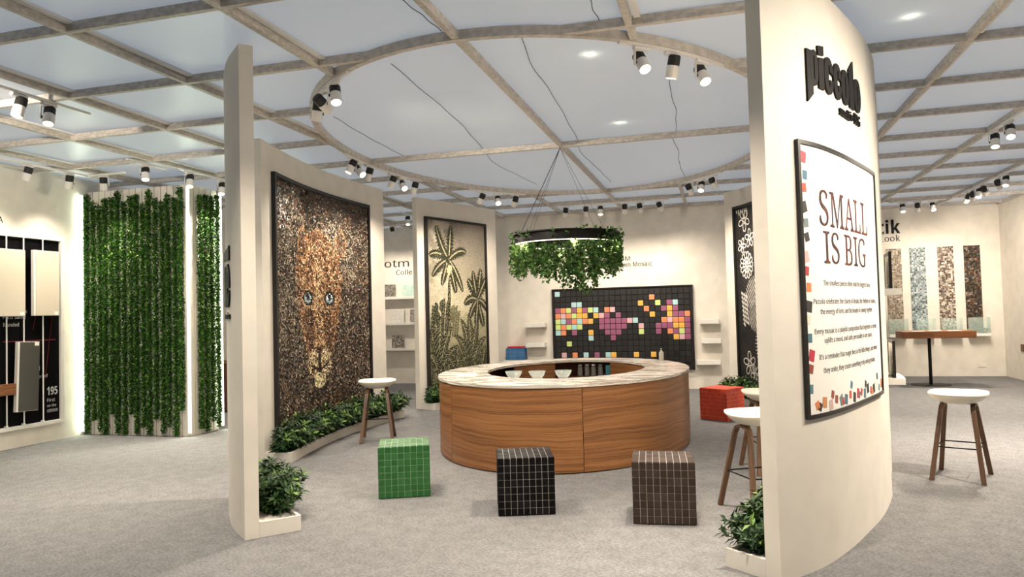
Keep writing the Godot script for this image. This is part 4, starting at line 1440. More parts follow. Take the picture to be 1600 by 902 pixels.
	# seen past the green wall
	var pc := thing("framed_picture", "framed brown picture on the left wall, just past the green wall", "picture", Vector3(X, 2.03, -11.1))
	boxp("picture_frame", Vector3(0.015, 0, 0), Vector3(0.028, 1.07, 0.7), M.crate_brown, pc, 0.003)
	boxp("picture_face", Vector3(0.031, 0, 0), Vector3(0.004, 0.99, 0.62), M.light_mosaic, pc)
	var cr := thing("brown_cabinet", "reddish brown low cabinet standing past the green wall", "cabinet", Vector3(-8.35, 0, -11.1))
	boxp("body", Vector3(0, 0.42, 0), Vector3(0.56, 0.8, 0.7), M.crate_brown, cr, 0.004)
	boxp("plinth", Vector3(0, 0.01, 0), Vector3(0.5, 0.02, 0.64), M.black_matte, cr)
	boxp("cabinet_top", Vector3(0, 0.83, 0), Vector3(0.6, 0.02, 0.74), M.crate_brown, cr, 0.003)

# ==================================================================== rear left wall with sample ledges
func build_shelf_wall() -> void:
	var z := -15.8
	var map := func(x, y, zz): return Vector3(x, y, z + 0.001 + zz)
	var t := thing("rear_left_lettering", "brown grey lettering between the two left murals, above the sample ledges", "lettering")
	text_part("lettering_line", "otm", font("Droid Sans"), -7.51, -6.89, 2.705, 2.87, 0.008, map, M.ink, t)
	text_part("lettering_line", "Colle", font("Droid Sans"), -7.22, -6.82, 2.52, 2.64, 0.006, map, M.ink, t)
	var rows := [[2.0, "top"], [1.40, "middle"], [0.81, "bottom"]]
	for r in rows:
		var o := thing("sample_ledge", r[1] + " white ledge for samples between the two left murals", "ledge", Vector3(-6.9, r[0], z), 0.0, "white sample ledges between the left murals")
		boxp("ledge_board", Vector3(0, -0.025, 0.07), Vector3(1.6, 0.05, 0.14), M.shelf_white, o, 0.003)
		boxp("ledge_lip", Vector3(0, 0.008, 0.133), Vector3(1.6, 0.02, 0.012), M.shelf_white, o)
	var mos := func(name_: String, label: String, x: float, y: float, s: float, pal: Array):
		var o := thing(name_, label, "tile sample", Vector3(x, y, z + 0.06))
		o.rotation.x = -0.1
		boxp("sample_base", Vector3(0, s / 2, 0), Vector3(s, s, 0.012), M.grout_grey, o)
		var a := arc([Vector2(-s / 2, 0), Vector2(0, 0), Vector2(s / 2, 0)])
		part("tile_face", tesserae(a, 0.0, s, 0.0, s, 8, 8, 0.0075, 0.03, 0.05, 0.05, func(_u, _v, _s, _y): return (pal[rng.randi() % pal.size()] as Color).srgb_to_linear()), M.vertex_gloss, o).set_meta("kind", "stuff")
	mos.call("tile_sample", "dark grey mosaic sample on the top ledge between the left murals", -7.38, 2.006, 0.30, [c255(104, 100, 92), c255(84, 82, 78), c255(136, 130, 120)])
	mos.call("tile_sample", "pale mint mosaic sample on the top ledge between the left murals", -6.90, 2.006, 0.30, [c255(186, 218, 206), c255(200, 226, 216)])
	mos.call("tile_sample", "white mosaic sample on the middle ledge between the left murals", -7.17, 1.406, 0.30, [c255(236, 233, 226), c255(228, 226, 220)])
	mos.call("tile_sample", "grey mosaic sample on the middle ledge, half behind the palm mural wall", -6.72, 1.406, 0.30, [c255(120, 116, 110), c255(160, 154, 146)])
	mos.call("tile_sample", "speckled grey mosaic sample on the bottom ledge between the left murals", -7.19, 0.816, 0.30, [c255(120, 112, 102), c255(84, 80, 76), c255(170, 160, 146)])

# ==================================================================== tiled cubes
func tiled_cube(called: String, label: String, cat: String, at: Vector3, turn: float, s: Vector3, n: int, m: int, c: Color, grout: Material, gloss: float, group := "") -> Node3D:
	var t := thing(called, label, cat, at, turn, group)
	var e := 0.004
	boxp("core", Vector3(0, s.y / 2, 0), s - Vector3(2 * e, 2 * e, 2 * e), grout, t, 0.006)
	var mats := []
	for k in 4:
		var q := c.lerp(Color.BLACK if k % 2 else Color.WHITE, 0.02 + 0.025 * (k / 2))
		mats.append(mat(called + "%s_%d" % [c.to_html(), k], q, 0.55 - gloss + 0.04 * k))
		if gloss < 0.1:
			mats[k].metallic_specular = 0.22
	var faces := [[Vector3(0, 0, 1), Vector3(1, 0, 0), Vector3.UP, true], [Vector3(1, 0, 0), Vector3(0, 0, -1), Vector3.UP, true], [Vector3(0, 1, 0), Vector3(1, 0, 0), Vector3(0, 0, -1), true], [Vector3(-1, 0, 0), Vector3(0, 0, 1), Vector3.UP, true], [Vector3(0, 0, -1), Vector3(-1, 0, 0), Vector3.UP, false]]
	if n * m * 4 > 300:
		faces[3][3] = false
	for f in faces:
		var nrm: Vector3 = f[0]
		var u: Vector3 = f[1]
		var v: Vector3 = f[2]
		var su: float = absf(s.dot(u))
		var sv: float = absf(s.dot(v))
		var nu := n
		var nv := m if absf(v.y) > 0.5 else n
		if absf(su - s.z) < 0.001 and s.z < s.x * 0.7:
			nu = 2
		if absf(v.z) > 0.5 and s.z < s.x * 0.7:
			nv = 2
		var pu := (su - 0.006) / nu
		var pv := (sv - 0.006) / nv
		var g := 0.0034
		var bm := box_mesh(Vector3(pu - g, pv - g, 0.006), 0.0015)
		var st := st_new()
		for i in nu:
			for j in nv:
				var p := Vector3(0, s.y / 2, 0) + nrm * (absf(s.dot(nrm)) / 2 - 0.0035) + u * ((i + 0.5) * pu - su / 2 + 0.003) + v * ((j + 0.5) * pv - sv / 2 + 0.003)
				if f[3]:
					part("tile", bm, mats[rng.randi() % 4], t, p, Basis(u, v, nrm))
				else:
					add_box(st, p, Vector3(pu - g, pv - g, 0.006), 0.0, Basis(u, v, nrm))
		if not f[3]:
			part("rear_tiles", st.commit(), mats[0], t).set_meta("kind", "stuff")
	return t

func build_cubes() -> void:
	var S := Vector3(0.44, 0.44, 0.44)
	# centres from the seen front edges, turned as in the picture
	cube_at("green tiled cube stool standing on the carpet left of the black one", Vector2(-2.83, -5.76), Vector2(-2.44, -5.93), S, 8, c255(34, 92, 40), mat("grout_green", c255(160, 190, 150), 0.7), 0.3)
	cube_at("black tiled cube stool with white joints in front of the counter", Vector2(-1.68, -5.43), Vector2(-1.25, -5.57), S, 9, c255(13, 12, 13), M.grout_grey, 0.0)
	cube_at("dark taupe tiled cube stool at the right in front of the counter", Vector2(-0.65, -5.42), Vector2(-0.2, -5.46), S + Vector3(0.01, 0.01, 0.01), 9, c255(60, 50, 45), M.grout_grey, 0.0)
	cube_at("orange red tiled cube stool standing right of the counter", Vector2(-0.29, -10.72), Vector2(0.05, -10.5), S, 9, c255(206, 70, 44), mat("grout_peach", c255(232, 150, 120), 0.7), 0.1)

func cube_at(label: String, p0: Vector2, p1: Vector2, s: Vector3, n: int, c: Color, grout: Material, gloss: float) -> void:
	var d := (p1 - p0).normalized()
	var back := Vector2(d.y, -d.x)
	if back.y > 0:
		back = -back
	var mid := (p0 + p1) / 2 + back * s.z / 2
	tiled_cube("tiled_cube", label, "cube stool", Vector3(mid.x, 0.001, mid.y), -atan2(d.y, d.x), s, n, n if n < 9 else n - 1, c, grout, gloss, "tiled cube stools around the counter")

# ==================================================================== bar stools
func build_stools() -> void:
	# moulded seat: a shallow bowl on a rounded plan, one edge raised a little
	var st := st_new()
	var R := 10
	var N := 40
	var plan := func(a: float) -> Vector2:
		var c := cos(a)
		var s := sin(a)
		var k := pow(pow(absf(c), 2.7) + pow(absf(s), 2.7), -1.0 / 2.7)
		return Vector2(c * k * 0.235, s * k * 0.19)
	var topf := func(a: float, t: float) -> Vector3:
		var p: Vector2 = plan.call(a) * t
		var lip := 0.045 * pow(t, 3.0) * (0.5 + 0.5 * maxf(0.0, -sin(a))) + 0.012 * pow(t, 4.0) * absf(cos(a))
		return Vector3(p.x, 0.715 + lip - 0.012 * (1.0 - t * t), p.y)
	var botf := func(a: float, t: float) -> Vector3:
		var p: Vector2 = plan.call(a) * (t * 0.985)
		var lip := 0.045 * pow(t, 3.0) * (0.5 + 0.5 * maxf(0.0, -sin(a)))
		return Vector3(p.x, 0.648 + 0.062 * pow(t, 3.0) + lip, p.y)
	st.set_smooth_group(1)
	for f in 2:
		var fn: Callable = topf if f == 0 else botf
		for i in R:
			for k in N:
				var a0 := TAU * k / N
				var a1 := TAU * (k + 1) / N
				var q := [fn.call(a0, float(i) / R), fn.call(a1, float(i) / R), fn.call(a1, float(i + 1) / R), fn.call(a0, float(i + 1) / R)]
				for e in ([0, 1, 2, 0, 2, 3] if f == 0 else [0, 2, 1, 0, 3, 2]):
					st.add_vertex(q[e])
	for k in N:
		var a0 := TAU * k / N
		var a1 := TAU * (k + 1) / N
		var q := [topf.call(a0, 1.0), topf.call(a1, 1.0), botf.call(a1, 1.0), botf.call(a0, 1.0)]
		for e in [0, 1, 2, 0, 2, 3]:
			st.add_vertex(q[e])
	st.generate_normals()
	var seat := st.commit()
	# each pair of legs is one bent strip of wood; built as two legs that meet under the seat
	var leg := func(sx: float, sz: float) -> ArrayMesh:
		var s2 := st_new()
		var pts := [Vector3(sx * 0.195, 0.0, sz * 0.25), Vector3(sx * 0.138, 0.48, sz * 0.135), Vector3(sx * 0.124, 0.59, sz * 0.108), Vector3(sx * 0.119, 0.63, sz * 0.086), Vector3(sx * 0.117, 0.644, sz * 0.05), Vector3(sx * 0.117, 0.648, 0.0)]
		var prev := []
		for i in pts.size():
			var d: Vector3 = (pts[mini(i + 1, pts.size() - 1)] - pts[maxi(i - 1, 0)]).normalized()
			var x := Vector3(1, 0, 0)
			x = (x - d * x.dot(d)).normalized()
			var y := d.cross(x)
			var w := 0.019
			var h := 0.0115
			var ring := [pts[i] - x * w - y * h, pts[i] + x * w - y * h, pts[i] + x * w + y * h, pts[i] - x * w + y * h]
			var nr := [-y, x, y, -x]
			if i:
				for k in 4:
					var j := (k + 1) % 4
					quad(s2, prev[k], prev[j], ring[j], ring[k], nr[k])
			if i == 0:
				quad(s2, ring[0], ring[1], ring[2], ring[3], Vector3.DOWN)
			prev = ring
		return s2.commit()
	var legs := []
	for sx in [-1.0, 1.0]:
		for sz in [-1.0, 1.0]:
			legs.append(leg.call(sx, sz))
	var fr := st_new()
	var yb := 0.285
	var fx := 0.162
	var fz := 0.182
	add_tube(fr, [Vector3(-fx, yb, -fz), Vector3(fx, yb, -fz), Vector3(fx, yb, fz), Vector3(-fx, yb, fz), Vector3(-fx, yb, -fz)], 0.006, 8)
	var foot := fr.commit()
	var plate := box_mesh(Vector3(0.27, 0.008, 0.06), 0.002)
	var first: Node3D = null
	var spots := [[Vector3(-4.2, 0, -8.55), 0.38, "white bar stool with wooden legs in front of the big cat mosaic"],
		[Vector3(2.02, 0, -7.39), -0.40, "white bar stool with dark wooden legs standing alone at the right, on open carpet"],
		[Vector3(0.25, 0, -5.95), 0.5, "nearer of the two white bar stools half hidden behind the raised word partition"],
		[Vector3(0.42, 0, -7.45), 0.3, "farther of the two white bar stools half hidden behind the raised word partition"]]
	for s in spots:
		var o: Node3D
		if first == null:
			o = thing("bar_stool", s[2], "bar stool", s[0], s[1], "white bar stools with wooden legs")
			part("seat", seat, M.white_plastic, o)
			for l in legs:
				part("leg", l, M.walnut, o)
			part("foot_rest", foot, M.black_metal, o)
			part("seat_plate", plate, M.black_metal, o, Vector3(0, 0.654, 0))
			first = o
		else:
			o = first.duplicate()
			o.name = nm("bar_stool")
			add_child(o)
			o.position = s[0]
			o.rotation.y = s[1]
			o.set_meta("label", s[2])

# ==================================================================== planters and shrubs
func shrub(H: float, R: float, sprigs: int, big: float) -> Array:
	var st := st_new()
	var sm := st_new()
	for k in sprigs:
		var a := rnd(0, TAU)
		var lean := sqrt(rnd(0, 1)) * 1.05
		var d := Vector3(cos(a) * sin(lean) * R / H * 1.6, cos(lean * 0.8), sin(a) * sin(lean) * R / H * 1.6 + 0.12)
		if d.z < 0.0:
			d.z *= 0.35   # flattened against the partition behind it
		d = d.normalized()
		var L := H * rnd(0.65, 1.12) * (1.0 - 0.22 * lean)
		var p0 := Vector3(rnd(-0.05, 0.05), 0, rnd(-0.05, 0.05))
		var bend := Vector3(cos(a), -0.5, sin(a)) * L * 0.12
		add_tube(sm, [p0, p0 + d * L * 0.5, p0 + d * L + bend], [0.004, 0.003, 0.0012], 4)
		var tone := rnd(0, 1)
		var n := int(L / 0.02)
		for i in n:
			var t := lerpf(0.22, 1.0, float(i) / n)
			var base := p0 + d * L * t + bend * t * t
			for sd in 2:
				var ang := i * 2.4 + sd * PI + rnd(-0.4, 0.4)
				var x := d.cross(Vector3(0.3, 0.1, 0.95)).normalized()
				var y := d.cross(x)
				var out := (x * cos(ang) + y * sin(ang) + d * rnd(0.3, 0.9)).normalized()
				var c := lin(16, 40, 15).lerp(lin(48, 84, 32), tone * 0.45 + rnd(0, 0.4))
				if t > 0.85 and tone > 0.7:
					c = c.lerp(lin(124, 158, 72), 0.6)
				var len := rnd(0.038, 0.062) * big
				if base.z + out.z * len < -0.11:
					continue
				add_leaf(st, base, out, out.cross(d).normalized(), len, rnd(0.016, 0.024) * big, c, 0.18)
	return [st.commit(), sm.commit()]

const ORD := ["first", "second", "third", "fourth", "fifth", "sixth", "seventh", "eighth", "ninth", "tenth", "eleventh", "twelfth", "thirteenth", "fourteenth", "fifteenth", "sixteenth", "seventeenth", "eighteenth", "nineteenth", "twentieth", "twenty-first", "twenty-second"]
func build_planters() -> void:
	var kinds := []
	for k in 5:
		kinds.append(shrub(0.30 + 0.025 * k, 0.24, 40, 1.35))
	var small := []
	for k in 3:
		small.append(shrub(0.27 + 0.02 * k, 0.2, 30, 1.15))
	# [curve, s0, s1, offset range, label bits, shrub spacing, which face side]
	var jobs := [
		["near", A.near.len - 1.1, A.near.len, -0.4, -0.1, "white planter box at the foot of the near left partition", "dark green shrub in the planter behind the near left partition", 0.15, kinds, A.near.len - 1.05, A.near.len - 0.16],
		["lion", 0.0, A.lion.len, 0.0, 0.30, "long curved white planter box under the big cat mosaic", "dark green shrub in the planter under the big cat mosaic", 0.17, kinds, 0.16, A.lion.len - 0.1],
		["palm", 0.0, A.palm.len, 0.0, 0.3, "white planter box under the palm tree mosaic", "dark green shrub in the planter under the palm tree mosaic", 0.2, kinds, 0.14, A.palm.len - 0.2],
		["flower", 0.1, A.flower.len, 0.0, 0.3, "white planter box under the flower mosaic", "dark green shrub in the planter under the flower mosaic", 0.2, kinds, 0.2, A.flower.len - 0.2],
		["pic", 0.0, 0.95, -0.38, -0.1, "white planter box at the foot of the raised word partition", "dark green shrub in the planter beside the raised word partition", 0.15, kinds, 0.17, 0.85]]
	for j in jobs:
		var a: Dictionary = A[j[0]]
		var t := thing("planter_box", j[5], "planter")
		var o0: float = minf(j[3], j[4])
		var o1: float = maxf(j[3], j[4])
		var hgt := 0.11
		var w := 0.022
		var wallside_low: bool = j[3] < -0.05
		# the four sides and the earth
		slab("long_side", a, j[1], j[2], 0.0, hgt, o0 + 0.001, o0 + w, M.planter_paint, t)
		slab("long_side", a, j[1], j[2], 0.0, hgt, o1 - w, o1 - 0.001, M.planter_paint, t)
		slab("short_side", a, j[1], j[1] + w, 0.0, hgt - 0.001, o0 + w, o1 - w, M.planter_paint, t)
		slab("short_side", a, j[2] - w, j[2], 0.0, hgt - 0.001, o0 + w, o1 - w, M.planter_paint, t)
		slab("bed", a, j[1] + w, j[2] - w, 0.0, hgt - 0.02, o0 + w, o1 - w, M.planter_paint, t)
		var s: float = j[9]
		var k := 0
		var count := int(ceil((j[10] - j[9]) / j[7]))
		while s < j[10]:
			var nth: int = count - 1 - k if j[0] in ["near", "flower"] else k
			var label: String = j[6].replace("dark green shrub in", "dark shrub, %s from the near end, in" % ORD[clampi(nth, 0, ORD.size() - 1)])
			var v: Array = j[8][k % j[8].size()]
			var off: float = (o0 + o1) / 2 + (0.03 if k % 2 else -0.015) * (1.0 if not wallside_low else -1.0)
			var p := arc_pt(a, s, hgt - 0.021, off)
			var nf := arc_n(a, s) * (-1.0 if wallside_low else 1.0)
			var o := thing("shrub", label, "shrub", p, atan2(nf.x, nf.y) + rnd(-0.25, 0.25), j[6].replace("dark green shrub", "dark green shrubs"))
			part("foliage", v[0], M.leaf, o).set_meta("kind", "stuff")
			part("stems", v[1], M.stem, o)
			s += j[7]
			k += 1

# ==================================================================== hanging ring of ivy
func build_pendant() -> void:
	var c := Vector3(-1.8, 2.40, -8.95)
	var R := 0.625
	var t := thing("pendant_ring_lamp", "round black pendant lamp ring with a glowing warm line, hung over the counter", "pendant lamp", c)
	var st := st_new()
	var ring := oval_arc(Vector2.ZERO, Vector2(R, R), 0, TAU, 72)
	add_slab(st, ring, 0, ring.len, 0.0, 0.12, -0.012, 0.012, 0.06)
	part("ring_band", st.commit(), M.black_metal, t)
	st = st_new()
	add_slab(st, ring, 0, ring.len, 0.105, 0.12, -0.05, 0.05, 0.06)
	part("ring_rim", st.commit(), M.black_metal, t)
	st = st_new()
	add_slab(st, ring, 0, ring.len, -0.008, 0.0, -0.012, 0.012, 0.06)
	part("led_line", st.commit(), M.led_warm, t)
	for k in 6:
		var l := OmniLight3D.new()
		l.name = "led_glow"
		var a := TAU * k / 6 + 0.2
		l.position = Vector3(cos(a) * R, -0.035, sin(a) * R)
		l.light_color = c255(255, 232, 190)
		l.light_energy = 0.16
		l.light_size = 0.02
		l.omni_range = 12.0
		l.omni_attenuation = 2.0
		l.shadow_enabled = true
		t.add_child(l, true)
	# suspension wires to the beam crossing
	var apex := Vector3(-0.0, BEAM0 - c.y, 0.18)
	st = st_new()
	for k in 4:
		var a := TAU * k / 4 + 0.55
		add_tube(st, [Vector3(cos(a) * R, 0.12, sin(a) * R), apex], 0.0022, 5)
	part("suspension_wires", st.commit(), M.wire, t)
	st = st_new()
	add_tube(st, [Vector3(-0.43, 0.12, 0.5), apex], 0.0045, 6)
	part("power_cord", st.commit(), M.black_matte, t)
	# trailing ivy laid over the ring
	var iv := thing("hanging_ivy", "thick green ivy trailing from the round pendant ring over the counter", "ivy", c)
	iv.set_meta("kind", "thing")
	var lf := st_new()
	var vn := st_new()
	for k in 190:
		var a := TAU * k / 190 + rnd(-0.05, 0.05)
		var front := sin(a)
		var x := cos(a)
		# longest right of the middle towards the viewer
		var L := 0.20 + 0.14 * rnd(0, 1) + 0.25 * exp(-pow((x - 0.38) / 0.45, 2)) * smoothstep(-0.4, 0.6, front) * rnd(0.65, 1.0)
		var rr := R + rnd(-0.06, 0.05)
		var p := Vector3(cos(a) * rr, rnd(-0.02, 0.09), sin(a) * rr)
		if front > 0.25 and x > -0.75 and x < 0.72:
			p.y = rnd(-0.05, 0.0)
		var pts := [p]
		var n := int(L / 0.022) + 2
		var sway := Vector3(rnd(-0.3, 0.3), 0, rnd(-0.3, 0.3))
		for i in n:
			p += (Vector3(0, -1, 0) + sway * (0.6 if i < 4 else 0.2) + rdir() * 0.25).normalized() * 0.024
			pts.append(p)
			for q in 2:
				var out := (rdir() + Vector3(cos(a), -0.3, sin(a)) * 0.6).normalized()
				var g := lin(28, 58, 26).lerp(lin(82, 124, 54), rnd(0, 1))
				if rnd(0, 1) < 0.12:
					g = lin(128, 160, 92)
				add_leaf(lf, p + out * 0.008, out, out.cross(rdir()).normalized(), rnd(0.035, 0.06), rnd(0.028, 0.046), g, 0.25)
		add_tube(vn, pts, 0.002, 3)
	for k in 260:   # sprigs lying on top of the ring
		var a := rnd(0, TAU)
		var rr := R + rnd(-0.08, 0.08)
		var side_hi := 0.14 if absf(cos(a)) > 0.8 else 0.135
		if sin(a) > 0.2 and absf(cos(a)) < 0.75 and rnd(0, 1) < 0.7:
			continue
		var p := Vector3(cos(a) * rr, rnd(0.0, side_hi), sin(a) * rr)
		for q in 3:
			var out := (rdir() + Vector3(0, 0.4, 0)).normalized()
			add_leaf(lf, p, out, out.cross(rdir()).normalized(), rnd(0.04, 0.065), rnd(0.025, 0.04), lin(30, 60, 28).lerp(lin(80, 120, 52), rnd(0, 1)), 0.2)
	part("foliage", lf.commit(), M.leaf, iv).set_meta("kind", "stuff")
	part("vine_stems", vn.commit(), M.stem, iv).set_meta("kind", "stuff")

